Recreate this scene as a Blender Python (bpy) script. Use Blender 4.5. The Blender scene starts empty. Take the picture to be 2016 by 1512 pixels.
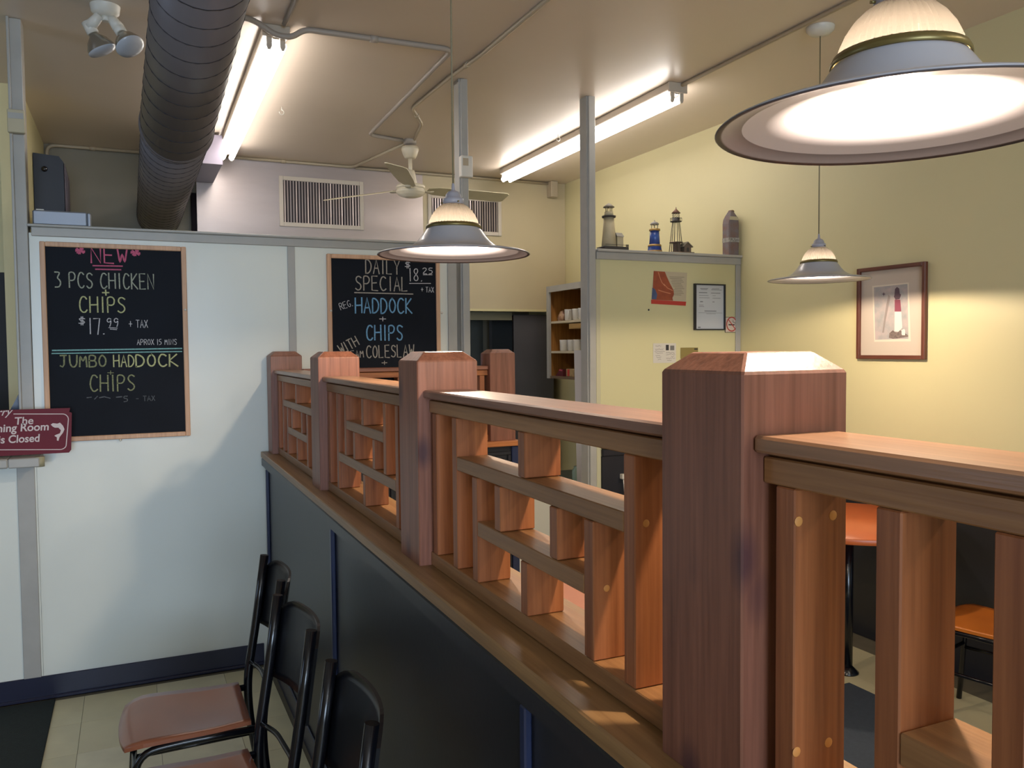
import bpy, bmesh, math, random
from mathutils import Vector, Matrix
random.seed(7)
PI = math.pi
S = bpy.context.scene
COL = S.collection

# ------------------------------------------------------------------ camera
cam = bpy.data.cameras.new('camera'); camo = bpy.data.objects.new('camera', cam); COL.objects.link(camo)
F, YAW, PIT, ROL, H = 1640.7, 0.4286, -0.0433, -0.0091, 1.585
cam.sensor_width = 36.0; cam.lens = 36.0*F/2016.0; cam.clip_start = 0.02
fw = Vector((math.sin(YAW)*math.cos(PIT), math.cos(YAW)*math.cos(PIT), math.sin(PIT)))
r0 = Vector((math.cos(YAW), -math.sin(YAW), 0)); u0 = r0.cross(fw)
rt = r0*math.cos(ROL)+u0*math.sin(ROL); up = -r0*math.sin(ROL)+u0*math.cos(ROL)
camo.matrix_world = Matrix(((rt.x, up.x, -fw.x, 0), (rt.y, up.y, -fw.y, 0), (rt.z, up.z, -fw.z, H), (0, 0, 0, 1)))
S.camera = camo
# ------------------------------------------------------------------ world, exposure
w = bpy.data.worlds.new('world'); S.world = w; w.use_nodes = True
w.node_tree.nodes['Background'].inputs[0].default_value = (0.55, 0.72, 1.0, 1)
w.node_tree.nodes['Background'].inputs[1].default_value = 1.5
S.view_settings.view_transform = 'Standard'; S.view_settings.look = 'None'
S.view_settings.gamma = 1.0; S.view_settings.use_curve_mapping = False
S.view_settings.exposure = 0.25

def area(name, loc, target, sx, sy, power, color):
    l = bpy.data.lights.new(name, 'AREA'); l.shape = 'RECTANGLE'; l.size = sx; l.size_y = sy
    l.energy = power; l.color = color
    o = bpy.data.objects.new(name, l); COL.objects.link(o); o.location = loc
    o.rotation_euler = (Vector(target)-Vector(loc)).to_track_quat('-Z', 'Y').to_euler()
    return o
# daylight through the street windows behind the camera
area('daylight_street', (-0.25, -4.25, 1.65), (-0.1, 4, 1.2), 2.6, 1.7, 190, (0.62, 0.78, 1.0))
area('daylight_side', (-3.3, 2.9, 1.6), (0.4, 3.6, 1.1), 1.2, 1.5, 7, (0.5, 0.7, 1.0))
TUBE_E = 15.0; PEND_W = 27.0
# unseen fill lights added behind the camera, without fixtures, to brighten the room
area('fill_light_front', (0.2, -1.9, 2.98), (0.2, -1.2, 0), 0.25, 2.3, 45, (0.98, 0.95, 0.90))
area('fill_light_dining', (2.3, -0.8, 2.9), (2.3, -0.8, 0), 0.25, 2.3, 22, (1.0, 0.90, 0.74))

# ------------------------------------------------------------------ materials
def srgb(h):
    h = h.lstrip('#'); o = []
    for i in (0, 2, 4):
        c = int(h[i:i+2], 16)/255.0
        o.append(c/12.92 if c <= 0.04045 else ((c+0.055)/1.055)**2.4)
    return (*o, 1)
MATS = {}
def mat(name, col, rough=0.6, metal=0.0, var=0.0, vscale=8.0, bump=0.0, bscale=60.0, stretch=(1, 1, 1), col2=None, spec=0.5, coat=0.0, det=4):
    if name in MATS: return MATS[name]
    m = bpy.data.materials.new(name); m.use_nodes = True; nt = m.node_tree; b = nt.nodes['Principled BSDF']
    c = srgb(col); b.inputs['Base Color'].default_value = c
    b.inputs['Roughness'].default_value = rough; b.inputs['Metallic'].default_value = metal
    b.inputs['Specular IOR Level'].default_value = spec; b.inputs['Coat Weight'].default_value = coat
    if var > 0 or bump > 0 or col2:
        tc = nt.nodes.new('ShaderNodeTexCoord'); mp = nt.nodes.new('ShaderNodeMapping'); mp.inputs['Scale'].default_value = stretch
        nt.links.new(tc.outputs['Object'], mp.inputs[0])
        if var > 0 or col2:
            n = nt.nodes.new('ShaderNodeTexNoise'); n.inputs['Scale'].default_value = vscale; n.inputs['Detail'].default_value = det
            nt.links.new(mp.outputs[0], n.inputs['Vector'])
            r = nt.nodes.new('ShaderNodeValToRGB'); r.color_ramp.elements[0].position = 0.32; r.color_ramp.elements[1].position = 0.68
            c2 = srgb(col2) if col2 else (c[0]*(1-var), c[1]*(1-var), c[2]*(1-var), 1)
            r.color_ramp.elements[0].color = c2; r.color_ramp.elements[1].color = c
            nt.links.new(n.outputs['Fac'], r.inputs[0]); nt.links.new(r.outputs[0], b.inputs['Base Color'])
        if bump > 0:
            n2 = nt.nodes.new('ShaderNodeTexNoise'); n2.inputs['Scale'].default_value = bscale; n2.inputs['Detail'].default_value = 3
            nt.links.new(mp.outputs[0], n2.inputs['Vector'])
            bp = nt.nodes.new('ShaderNodeBump'); bp.inputs['Strength'].default_value = bump; bp.inputs['Distance'].default_value = 0.01
            nt.links.new(n2.outputs['Fac'], bp.inputs['Height']); nt.links.new(bp.outputs[0], b.inputs['Normal'])
    MATS[name] = m; return m

def wood(name, light, dark, axis='z', rough=0.5, knots=0.0, ring=34.0):
    if name in MATS: return MATS[name]
    m = bpy.data.materials.new(name); m.use_nodes = True; nt = m.node_tree; b = nt.nodes['Principled BSDF']
    L = nt.links.new
    tc = nt.nodes.new('ShaderNodeTexCoord'); oi = nt.nodes.new('ShaderNodeObjectInfo')
    off = nt.nodes.new('ShaderNodeVectorMath'); off.operation = 'ADD'
    sc = nt.nodes.new('ShaderNodeVectorMath'); sc.operation = 'SCALE'; sc.inputs[0].default_value = (3.1, 5.3, 1.7)
    L(oi.outputs['Random'], sc.inputs['Scale']); L(tc.outputs['Object'], off.inputs[0]); L(sc.outputs[0], off.inputs[1])
    mp = nt.nodes.new('ShaderNodeMapping'); s = {'x': (0.035, 1, 1), 'y': (1, 0.035, 1), 'z': (1, 1, 0.035)}[axis]
    mp.inputs['Scale'].default_value = s; L(off.outputs[0], mp.inputs[0])
    n = nt.nodes.new('ShaderNodeTexNoise'); n.inputs['Scale'].default_value = 13; n.inputs['Detail'].default_value = 1.5; n.inputs['Distortion'].default_value = 0.25
    L(mp.outputs[0], n.inputs['Vector'])
    # growth rings: sine of stretched noise
    mu = nt.nodes.new('ShaderNodeMath'); mu.operation = 'MULTIPLY'; mu.inputs[1].default_value = ring; L(n.outputs['Fac'], mu.inputs[0])
    sn = nt.nodes.new('ShaderNodeMath'); sn.operation = 'SINE'; L(mu.outputs[0], sn.inputs[0])
    fn = nt.nodes.new('ShaderNodeTexNoise'); fn.inputs['Scale'].default_value = 160; fn.inputs['Detail'].default_value = 3; L(mp.outputs[0], fn.inputs['Vector'])
    ad = nt.nodes.new('ShaderNodeMath'); ad.operation = 'MULTIPLY_ADD'; ad.inputs[1].default_value = 0.11; L(sn.outputs[0], ad.inputs[0])
    f2 = nt.nodes.new('ShaderNodeMath'); f2.operation = 'MULTIPLY_ADD'; f2.inputs[1].default_value = 0.9; f2.inputs[2].default_value = 0.05; L(fn.outputs['Fac'], f2.inputs[0]); L(f2.outputs[0], ad.inputs[2])
    r = nt.nodes.new('ShaderNodeValToRGB'); r.color_ramp.elements[0].position = 0.2; r.color_ramp.elements[1].position = 0.75
    r.color_ramp.elements[0].color = srgb(dark); r.color_ramp.elements[1].color = srgb(light); L(ad.outputs[0], r.inputs[0])
    out = r.outputs[0]
    # board to board tint
    hs = nt.nodes.new('ShaderNodeHueSaturation'); mr = nt.nodes.new('ShaderNodeMapRange'); mr.inputs[3].default_value = 0.86; mr.inputs[4].default_value = 1.12
    L(oi.outputs['Random'], mr.inputs[0]); L(mr.outputs[0], hs.inputs['Value']); L(out, hs.inputs['Color']); out = hs.outputs[0]
    if knots > 0:
        v = nt.nodes.new('ShaderNodeTexVoronoi'); v.inputs['Scale'].default_value = 5.0
        m2 = nt.nodes.new('ShaderNodeMapping'); m2.inputs['Scale'].default_value = {'x': (0.9, 1.6, 1.6), 'y': (1.6, 0.9, 1.6), 'z': (1.6, 1.6, 0.9)}[axis]
        L(off.outputs[0], m2.inputs[0]); L(m2.outputs[0], v.inputs['Vector'])
        kr = nt.nodes.new('ShaderNodeMapRange'); kr.inputs[1].default_value = 0.06; kr.inputs[2].default_value = 0.22; kr.inputs[3].default_value = knots; kr.inputs[4].default_value = 0.0
        L(v.outputs['Distance'], kr.inputs[0])
        mx = nt.nodes.new('ShaderNodeMix'); mx.data_type = 'RGBA'; L(kr.outputs[0], mx.inputs[0]); L(out, mx.inputs[6]); mx.inputs[7].default_value = srgb('#3a2430'); out = mx.outputs[2]
    L(out, b.inputs['Base Color']); b.inputs['Roughness'].default_value = rough
    bp = nt.nodes.new('ShaderNodeBump'); bp.inputs['Strength'].default_value = 0.12; bp.inputs['Distance'].default_value = 0.003
    L(ad.outputs[0], bp.inputs['Height']); L(bp.outputs[0], b.inputs['Normal'])
    MATS[name] = m; return m

def emit(name, col, strength):
    if name in MATS: return MATS[name]
    m = bpy.data.materials.new(name); m.use_nodes = True; nt = m.node_tree; nt.nodes.clear()
    e = nt.nodes.new('ShaderNodeEmission'); e.inputs[0].default_value = (*col, 1); e.inputs[1].default_value = strength
    o = nt.nodes.new('ShaderNodeOutputMaterial'); nt.links.new(e.outputs[0], o.inputs[0]); MATS[name] = m; return m

M_white = mat('white_wall_paint', '#dfe2d8', 0.30, var=0.06, vscale=1.6, bump=0.03, bscale=25)
M_cream = mat('cream_wall_paint', '#d5cb9c', 0.5, var=0.05, vscale=1.2, bump=0.03, bscale=30)
M_olive = mat('pale_green_panel', '#cdc79a', 0.45, var=0.04, vscale=1.5)
M_ceil = mat('beige_ceiling_paint', '#dfcfbd', 0.36, var=0.10, vscale=0.9, bump=0.04, bscale=6)
M_trim = mat('grey_painted_trim', '#a9a7a0', 0.4, var=0.08, vscale=12)
M_steel = mat('brushed_hood_steel', '#bdb3b0', 0.36, metal=0.6, var=0.12, vscale=2.0, stretch=(1, 1, 4), bump=0.03, bscale=20)
M_darksteel = mat('dark_kitchen_steel', '#585a54', 0.4, metal=0.5, var=0.3, vscale=2.5)
M_shadewall = mat('shaded_cream_kitchen_wall', '#8d8674', 0.6, var=0.1, vscale=2)  # cream wall, its colour greyed to stand in for the duct's shade
M_navy = mat('navy_black_paint', '#26262b', 0.36, var=0.15, vscale=3, bump=0.02)
M_navyedge = mat('navy_trim_paint', '#2b3350', 0.3, var=0.1)
M_base = mat('dark_blue_vinyl', '#20233a', 0.35, var=0.2, vscale=6)
M_black = mat('black_metal', '#0b0c12', 0.22, metal=0.0, spec=0.6)
M_blackpanel = mat('black_painted_plywood', '#0d0e13', 0.3)
M_duct = mat('black_painted_duct', '#6e6a6e', 0.42, metal=0.1, var=0.1, vscale=3)
M_seat = mat('reddish_brown_seat', '#985a3e', 0.28, var=0.08, vscale=10, coat=0.3)
M_orangeseat = mat('amber_varnished_seat', '#b8651f', 0.3, var=0.12, vscale=10)
M_tabletop = mat('orange_laminate', '#bd6030', 0.35, var=0.08, vscale=8)
M_pinktop = mat('salmon_laminate', '#c4836a', 0.35, var=0.06, vscale=6)
M_tile = mat('cream_vinyl_tile', '#d8cda4', 0.35, var=0.12, vscale=5, bump=0.02)
M_tile2 = mat('cream_vinyl_tile_worn', '#e0d7b4', 0.35, var=0.16, vscale=7, bump=0.02)
M_grout = mat('dark_floor_joint', '#6d6450', 0.7, var=0.2)
M_matrub = mat('dark_green_floor_mat', '#14201e', 0.85, var=0.3, vscale=60, bump=0.4, bscale=300)
M_rug = mat('slate_floor_mat', '#3b4450', 0.85, var=0.15, vscale=50, bump=0.3, bscale=250)
M_enamel = mat('grey_lamp_enamel', '#aaa9ae', 0.3, coat=0.3)
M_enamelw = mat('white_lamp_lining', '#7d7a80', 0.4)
M_lip = mat('shaded_lamp_lip', '#4e4a4e', 0.3)  # grey lip, its colour darkened for the shade near the rim
M_collar = mat('grey_plastic_fitter', '#a6a4ad', 0.4)
M_brass = mat('dull_brass', '#7a6c40', 0.35, metal=0.6)
M_cord = mat('grey_lamp_cord', '#83795f', 0.6)
M_white_pl = mat('white_plastic', '#d9d4c8', 0.4)
M_fan = mat('yellowed_fan_white', '#d6cdb6', 0.35)
M_blade = mat('aged_fan_blade', '#d6cba8', 0.4, var=0.15, vscale=5)
M_conduit = mat('beige_painted_conduit', '#b3a58c', 0.4)
M_conduitg = mat('grey_painted_conduit', '#a39a90', 0.4)
M_fix = mat('beige_fixture_metal', '#bdb2a2', 0.4)
M_board = mat('black_chalkboard', '#10151f', 0.6, var=0.3, vscale=4, spec=0.15)
M_oak = wood('pale_oak_frame', '#d2a884', '#b98f70', 'z', 0.5)
M_oakx = wood('pale_oak_frame_flat', '#b58f6d', '#93705a', 'x', 0.5)
M_walnut = wood('red_walnut_frame', '#7a4632', '#542c22', 'z', 0.4)
M_walnuty = wood('red_walnut_frame_flat', '#7a4632', '#542c22', 'y', 0.4)
M_cz = wood('cedar_upright', '#a0623a', '#7c4524', 'z', 0.42)
M_cy = wood('cedar_lengthwise', '#9c7046', '#7e5632', 'y', 0.4)
M_cx = wood('cedar_crosswise', '#b8733f', '#8a4c26', 'x', 0.4)
M_post = wood('red_cedar_post', '#935f4a', '#6f4432', 'z', 0.42, knots=0.7)
M_cab = wood('orange_cabinet_wood', '#b07c3c', '#8a5a28', 'z', 0.5)
M_paper = mat('white_paper', '#dcd9d0', 0.7)
M_ink = mat('grey_print_ink', '#6f6d6a', 0.7)
M_inkd = mat('dark_ink', '#2c2a2c', 0.7)
M_red = mat('sign_red', '#b5372c', 0.6)
M_china = mat('white_china', '#d8d6d0', 0.2)

# ------------------------------------------------------------------ mesh helpers
class MB:
    def __init__(s): s.bm = bmesh.new()
    def box(s, x0, x1, y0, y1, z0, z1, bev=0.0, mi=0):
        bm = s.bm; n0 = len(bm.faces)
        v = [bm.verts.new((x, y, z)) for x in (x0, x1) for y in (y0, y1) for z in (z0, z1)]
        fs = [bm.faces.new([v[i] for i in f]) for f in ((0, 1, 3, 2), (4, 6, 7, 5), (0, 4, 5, 1), (2, 3, 7, 6), (0, 2, 6, 4), (1, 5, 7, 3))]
        for f in fs: f.material_index = mi
        if bev > 0:
            es = list({e for f in fs for e in f.edges})
            bmesh.ops.bevel(bm, geom=es, offset=bev, segments=1, affect='EDGES', profile=0.5)
        return s
    def poly(s, pts, mi=0):
        f = s.bm.faces.new([s.bm.verts.new(p) for p in pts]); f.material_index = mi; return s
    def prism(s, pts, vec, mi=0):
        # closed polygon pts (3-D, planar) extruded by vec
        bm = s.bm; v = Vector(vec); a = [bm.verts.new(p) for p in pts]; b = [bm.verts.new(Vector(p)+v) for p in pts]
        n = len(a); bm.faces.new(a[::-1]).material_index = mi; bm.faces.new(b).material_index = mi
        for i in range(n): bm.faces.new((a[i], a[(i+1) % n], b[(i+1) % n], b[i])).material_index = mi
        return s
    def lathe(s, prof, cx=0, cy=0, cz=0, n=48, mi=0, smooth=True, wob=None):
        bm = s.bm; rings = []
        for (r, z) in prof:
            if r < 1e-6: rings.append([bm.verts.new((cx, cy, cz+z))])
            else: rings.append([bm.verts.new((cx+(r*(1+(wob(i, z) if wob else 0)))*math.cos(2*PI*i/n), cy+(r*(1+(wob(i, z) if wob else 0)))*math.sin(2*PI*i/n), cz+z)) for i in range(n)])
        for a, b in zip(rings, rings[1:]):
            for i in range(n):
                j = (i+1) % n
                if len(a) == 1 and len(b) == 1: continue
                if len(a) == 1: f = bm.faces.new((a[0], b[j], b[i]))
                elif len(b) == 1: f = bm.faces.new((a[i], a[j], b[0]))
                else: f = bm.faces.new((a[i], a[j], b[j], b[i]))
                f.smooth = smooth; f.material_index = mi
        return s
    def tube(s, path, r, n=10, mi=0, caps=True, smooth=True, flat=None):
        bm = s.bm; P = [Vector(p) for p in path]; rings = []; N = None
        for i, p in enumerate(P):
            if i == 0: t = P[1]-P[0]
            elif i == len(P)-1: t = P[-1]-P[-2]
            else: t = (P[i+1]-p).normalized()+(p-P[i-1]).normalized()
            t.normalize()
            if N is None:
                N = t.cross(Vector((0, 0, 1)))
                if N.length < 1e-3: N = t.cross(Vector((0, 1, 0)))
                N.normalize()
            else:
                N = (N-t*N.dot(t)).normalized()
            B = t.cross(N); rr = r[i] if isinstance(r, (list, tuple)) else r
            f1, f2 = flat if flat else (1, 1)
            rings.append([bm.verts.new(p+N*(math.cos(2*PI*k/n)*rr*f1)+B*(math.sin(2*PI*k/n)*rr*f2)) for k in range(n)])
        for a, b in zip(rings, rings[1:]):
            for k in range(n):
                f = bm.faces.new((a[k], a[(k+1) % n], b[(k+1) % n], b[k])); f.smooth = smooth; f.material_index = mi
        if caps:
            bm.faces.new(rings[0][::-1]).material_index = mi; bm.faces.new(rings[-1]).material_index = mi
        return s
    def xf(s, M): bmesh.ops.transform(s.bm, matrix=M, verts=s.bm.verts); return s
    def mesh(s, name):
        bmesh.ops.recalc_face_normals(s.bm, faces=s.bm.faces)
        me = bpy.data.meshes.new(name); s.bm.to_mesh(me); s.bm.free(); return me

def round_path(pts, rad, seg=6):
    P = [Vector(p) for p in pts]; out = [P[0]]
    for i in range(1, len(P)-1):
        a = (P[i-1]-P[i]); b = (P[i+1]-P[i]); d = min(rad, a.length*0.45, b.length*0.45); a.normalize(); b.normalize()
        p0 = P[i]+a*d; p1 = P[i]+b*d
        for k in range(seg+1):
            t = k/seg; out.append(p0*(1-t)**2+P[i]*2*t*(1-t)+p1*t*t)
    out.append(P[-1]); return out

def obj(name, mb, mats, parent=None, **kw):
    me = mb.mesh(name) if isinstance(mb, MB) else mb
    o = bpy.data.objects.new(name, me); COL.objects.link(o)
    if not me.materials:
        for m in (mats if isinstance(mats, (list, tuple)) else [mats]): me.materials.append(m)
    if parent: o.parent = parent
    for k, v in kw.items(): o[k] = v
    return o
def thing(name, label, cat, loc=(0, 0, 0), rz=0, group=None):
    o = bpy.data.objects.new(name, None); COL.objects.link(o); o.empty_display_size = 0.1
    o.location = loc; o.rotation_euler = (0, 0, rz); o['label'] = label; o['category'] = cat
    if group: o['group'] = group
    return o
def dup(root, loc=None, rz=None, label=None, group=None):
    r = root.copy(); COL.objects.link(r)
    if loc is not None: r.location = loc
    if rz is not None: r.rotation_euler = (0, 0, rz)
    if label: r['label'] = label
    if group: r['group'] = group
    for ch in list(root.children):
        c = ch.copy(); COL.objects.link(c); c.parent = r
        for g in ch.children:
            d = g.copy(); COL.objects.link(d); d.parent = c
    return r
def struct(name, mb, m, parent=None, label=None):
    o = obj(name, mb, m, parent)
    if parent is None: o['kind'] = 'structure'
    if label: o['label'] = label
    return o

# ------------------------------------------------------------------ room shell
YB = 4.308; ZC = 3.055; XR = 3.595; YH = 6.68; XL = -3.2; YN = -4.0; XK = -0.52
# floor with single tiles laid on a slab
fl = struct('floor', MB().box(XL, XR+0.1, YN, 7.6, -0.12, -0.003), M_grout)
tm = MB().box(0.0008, 0.3034, 0.0008, 0.3034, -0.003, 0.0).mesh('tile'); tm.materials.append(M_tile)
tm2 = tm.copy(); tm2.materials.clear(); tm2.materials.append(M_tile2)
tm3 = MB().box(0.0008, 0.205, 0.0008, 0.3034, -0.003, 0.0).mesh('tile'); tm3.materials.append(M_tile)
for j in range(5, 14):
    o = obj('tile', tm3, None, fl); o.location = (0.3752, 0.3042*j, 0)
for i in range(-4, 12):
    for j in range(5, 14):
        x = 0.071+0.3042*i; y = 0.0+0.3042*j
        if y+0.31 > YB: continue
        if abs(x-0.3752) < 0.02 or 0.50 < x+0.15 < 0.72 or x+0.31 > XR: continue
        o = obj('tile', tm if (i*7+j*3+(i*j) % 5) % 3 else tm2, None, fl); o.location = (x, y, 0)
M_far = mat('far_floor_tile', '#c9bf9c', 0.4, var=0.15, vscale=5)
obj('tile_field', MB().box(XL, XR, YN, 1.515, -0.003, -0.0005).box(XL, -1.15, 1.52, YB-0.01, -0.003, -0.0005).box(-3.1, XR, YB+0.1, YH+0.9, -0.003, -0.0005), M_far, fl, kind='stuff')

struct('ceiling', MB().box(XL, XR+0.1, YN, 7.6, ZC, ZC+0.1), M_ceil)
wr = struct('wall_right', MB().box(XR, XR+0.1, YN, 7.6, 0, ZC), M_cream)
struct('wainscot', MB().box(XR-0.012, XR-0.0005, YN, 4.24, 0.0, 0.93).box(XR-0.022, XR-0.0005, YN, 4.24, 0.93, 0.965, 0.004).box(XR-0.03, XR-0.0005, YN, 4.24, 0.965, 0.985, 0.004), M_navy, wr, 'dark navy lower wall panelling')
# near and left walls (behind the camera) with the street windows
def windowed_wall_y(name, y0, y1, xs, wins, m):
    mb = MB(); x0, x1 = xs; cur = x0
    for (a, b, z0, z1) in wins:
        mb.box(cur, a, y0, y1, 0, ZC); mb.box(a, b, y0, y1, 0, z0); mb.box(a, b, y0, y1, z1, ZC); cur = b
    mb.box(cur, x1, y0, y1, 0, ZC); return struct(name, mb, m)
windowed_wall_y('wall_front', YN-0.12, YN, (XL, XR+0.1), [(-1.6, 1.1, 0.75, 2.45)], M_cream)
mb = MB(); mb.box(XL-0.12, XL, YN, 2.3, 0, ZC).box(XL-0.12, XL, 3.5, 7.6, 0, ZC).box(XL-0.12, XL, 2.3, 3.5, 0, 0.8).box(XL-0.12, XL, 2.3, 3.5, 2.4, ZC)
struct('wall_left', mb, mat('brown_wall_paint', '#8b7b62', 0.6))
M_glass = bpy.data.materials.new('window_glass'); M_glass.use_nodes = True
_b = M_glass.node_tree.nodes['Principled BSDF']; _b.inputs['Transmission Weight'].default_value = 1; _b.inputs['Roughness'].default_value = 0; _b.inputs['IOR'].default_value = 1.01; _b.inputs['Base Color'].default_value = (1, 1, 1, 1)
w1 = struct('window_1', MB().box(-1.6, 1.1, YN-0.09, YN-0.03, 0.75, 0.81).box(-1.6, 1.1, YN-0.09, YN-0.03, 2.39, 2.45).box(-1.6, -1.54, YN-0.09, YN-0.03, 0.81, 2.39).box(1.04, 1.1, YN-0.09, YN-0.03, 0.81, 2.39).box(-0.29, -0.21, YN-0.09, YN-0.03, 0.81, 2.39), M_trim)
w2 = struct('window_2', MB().box(XL-0.09, XL-0.03, 2.3, 3.5, 0.8, 0.86).box(XL-0.09, XL-0.03, 2.3, 3.5, 2.34, 2.4).box(XL-0.09, XL-0.03, 2.3, 2.36, 0.86, 2.34).box(XL-0.09, XL-0.03, 3.44, 3.5, 0.86, 2.34), M_trim)

# blackboard wall (white panels with grey battens)
wb = struct('wall_middle', MB().box(-0.40, 1.63, YB, YB+0.09, 0, 2.12), M_white)
struct('cap_trim', MB().box(-0.39, 1.635, YB-0.012, YB+0.10, 2.105, 2.146, 0.003).box(-0.405, 1.64, YB-0.022, YB+0.11, 2.146, 2.158, 0.003), M_trim, wb)
struct('batten', MB().box(0.73, 0.767, YB-0.008, YB-0.0004, 0.105, 2.105, 0.002), M_trim, wb)
struct('batten', MB().box(1.585, 1.636, YB-0.010, YB-0.0004, 0.105, 2.105, 0.002), M_trim, wb)
struct('batten', MB().box(-0.478, -0.408, YB-0.010, YB-0.0004, 0.105, 1.085, 0.002), M_trim, wb)
struct('wall_counter', MB().box(XL, -0.401, YB, YB+0.09, 0, 1.085), M_white)
struct('baseboard_middle', MB().box(XL, 0.575, YB-0.009, YB-0.0005, 0.0, 0.106, 0.002).box(XL, 0.575, YB-0.022, YB-0.009, 0.0, 0.016, 0.004), M_base)
# full-height posts
struct('trim_1', MB().box(-0.452, -0.402, YB-0.012, YB+0.085, 1.13, ZC-0.001, 0.003).box(-0.458, -0.447, YB-0.03, YB+0.085, 1.13, ZC-0.001, 0.002), M_trim)
struct('trim_2', MB().box(1.672, 1.713, YB-0.012, YB+0.08, 0.0, ZC-0.001, 0.003).box(1.664, 1.672, YB+0.002, YB+0.076, 0.0, ZC-0.001), M_trim)
struct('trim_3', MB().box(2.472, 2.516, YB-0.012, YB+0.085, 0.0, ZC-0.001, 0.003).box(2.463, 2.472, YB+0.002, YB+0.08, 0.0, ZC-0.001), M_trim)
# lighthouse partition between the post and the right wall
wp = struct('wall_partition', MB().box(2.52, XR-0.003, YB, YB+0.10, 0.0, 2.106), M_olive)
struct('shelf_cap', MB().box(2.52, XR-0.001, YB-0.03, YB+0.13, 2.150, 2.166, 0.003).box(2.52, XR-0.001, YB-0.014, YB+0.11, 2.106, 2.150, 0.003), M_trim, wp)
struct('corner_trim', MB().box(3.556, XR-0.001, YB-0.012, YB-0.0004, 0.99, 2.106, 0.003), M_trim, wp)
struct('end_trim', MB().box(2.518, 2.548, YB-0.007, YB-0.0004, 0.0, 2.106, 0.002), mat('pale_trim', '#bdb898', 0.45), wp)
struct('lower_panel', MB().box(2.551, 3.55, YB-0.014, YB-0.0004, 0.0, 0.93).box(2.551, 3.55, YB-0.026, YB-0.0004, 0.93, 0.975, 0.005).box(2.551, 3.55, YB-0.034, YB-0.0004, 0.975, 0.99, 0.003), M_navy, wp, 'dark navy lower panel with moulding')
# cable and charger hanging by the wall
# kitchen walls
wk = struct('wall_kitchen', MB().box(XK-3, 0.484, YH+0.1, YH+0.2, 0, ZC).box(0.484, XR, 7.45, 7.55, 0, ZC), M_shadewall)
struct('wall_ledge', MB().box(XK, 0.47, YH, YH+0.1, 2.43, 2.468), M_cream, wk)
ws = struct('wall_stub', MB().box(XK-0.1, XK, 5.35, YH+0.1, 0, ZC), M_cream)
wc = struct('wall_cream', MB().box(XL, XK-0.101, 5.80, 5.88, 0, ZC), M_cream)
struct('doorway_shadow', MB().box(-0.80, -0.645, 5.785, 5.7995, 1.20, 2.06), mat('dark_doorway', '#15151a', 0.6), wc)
struct('door_casing', MB().box(-0.655, -0.638, 5.77, 5.80, 1.1, 2.10).box(-0.86, -0.655, 5.77, 5.784, 2.06, 2.11), M_cream, wc)

# service counter shelf on the low wall
sh = thing('counter_shelf', 'grey bullnose counter shelf along the low wall under the maroon sign', 'shelf', (0, 0, 0))
obj('shelf_board', MB().box(-2.6, -0.49, YB-0.18, YB+0.20, 1.087, 1.128, 0.006).box(-0.49, -0.372, YB-0.18, YB-0.001, 1.087, 1.128, 0.004), M_trim, sh)
obj('end_cap', MB().lathe([(0.0001, 0), (0.02, 0), (0.02, 0.043), (0.0001, 0.043)], -0.374, YB-0.155, 1.086, 16), mat('yellowed_end_cap', '#9f9a7c', 0.5), sh)

# ------------------------------------------------------------------ long partition: half wall + cedar railing
XP, ANG = 0.599, -0.007
def rail_empty(name, label, cat, long=True):
    return thing(name, label, cat, (XP, 1.9, 0) if long else (0, 0, 0), ANG if long else 0)
YE = -1.2   # far out of frame behind the camera plane
hw = struct('wall_half', MB().box(-0.005, 0.165, YE-1.9, 4.283-1.9, 0, 1.049), M_navy)
hw.location = (XP, 1.9, 0); hw.rotation_euler = (0, 0, ANG)
struct('top_moulding', MB().box(-0.036, -0.0054, YE-1.9, 4.283-1.9, 1.008, 1.049, 0.004).box(-0.022, -0.0054, YE-1.9, 4.283-1.9, 0.992, 1.008, 0.004), M_navy, hw)
for yy in (4.262, 2.74, 1.23, -0.28):
    struct('batten', MB().box(-0.020, -0.0054, yy-1.9-0.011, yy-1.9+0.011, 0.10, 0.992, 0.003), M_navyedge, hw)
struct('baseboard', MB().box(-0.014, -0.0054, YE-1.9, 4.27-1.9, 0.0, 0.10, 0.003), M_base, hw)

rl = rail_empty('wooden_railing', 'long cedar railing with lattice panels and square posts on the dark half wall', 'railing')
def L(y): return y-1.9
ZL, ZT = 1.0795, 1.578
obj('ledge_board', MB().box(-0.038, 0.19, L(YE), L(4.285), 1.0505, ZL, 0.003), wood('cedar_ledge', '#9a764c', '#7d5c38', 'y', 0.4), rl)
posts = [(4.155, 0.133), (2.989, 0.151), (1.835, 0.151), (0.703, 0.151), (-0.43, 0.151)]
def post_mesh(wx, wy, zt=ZT, ch=0.026, z0=ZL+0.0004):
    m = MB(); bm = m.bm; zc = zt-0.022
    lo = [(0, 0), (wx, 0), (wx, wy), (0, wy)]; hi = [(ch, ch), (wx-ch, ch), (wx-ch, wy-ch), (ch, wy-ch)]
    a = [bm.verts.new((x, y, z0)) for x, y in lo]; b = [bm.verts.new((x, y, zc)) for x, y in lo]; c = [bm.verts.new((x, y, zt)) for x, y in hi]
    bm.faces.new(a[::-1]); bm.faces.new(c)
    for p, q in ((a, b), (b, c)):
        for i in range(4): bm.faces.new((p[i], p[(i+1) % 4], q[(i+1) % 4], q[i]))
    es = [e for e in bm.edges if abs(e.verts[0].co.z-e.verts[1].co.z) > 0.3] + [e for e in bm.edges if e.verts[0].co.z > zc-0.001 and e.verts[1].co.z > zc-0.001]
    bmesh.ops.bevel(bm, geom=es, offset=0.0022, segments=1, affect='EDGES')
    return m
for (y, wy) in posts:
    o = obj('post', post_mesh(0.1495, wy), M_post, rl); o.location = (0, L(y), 0)
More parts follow.
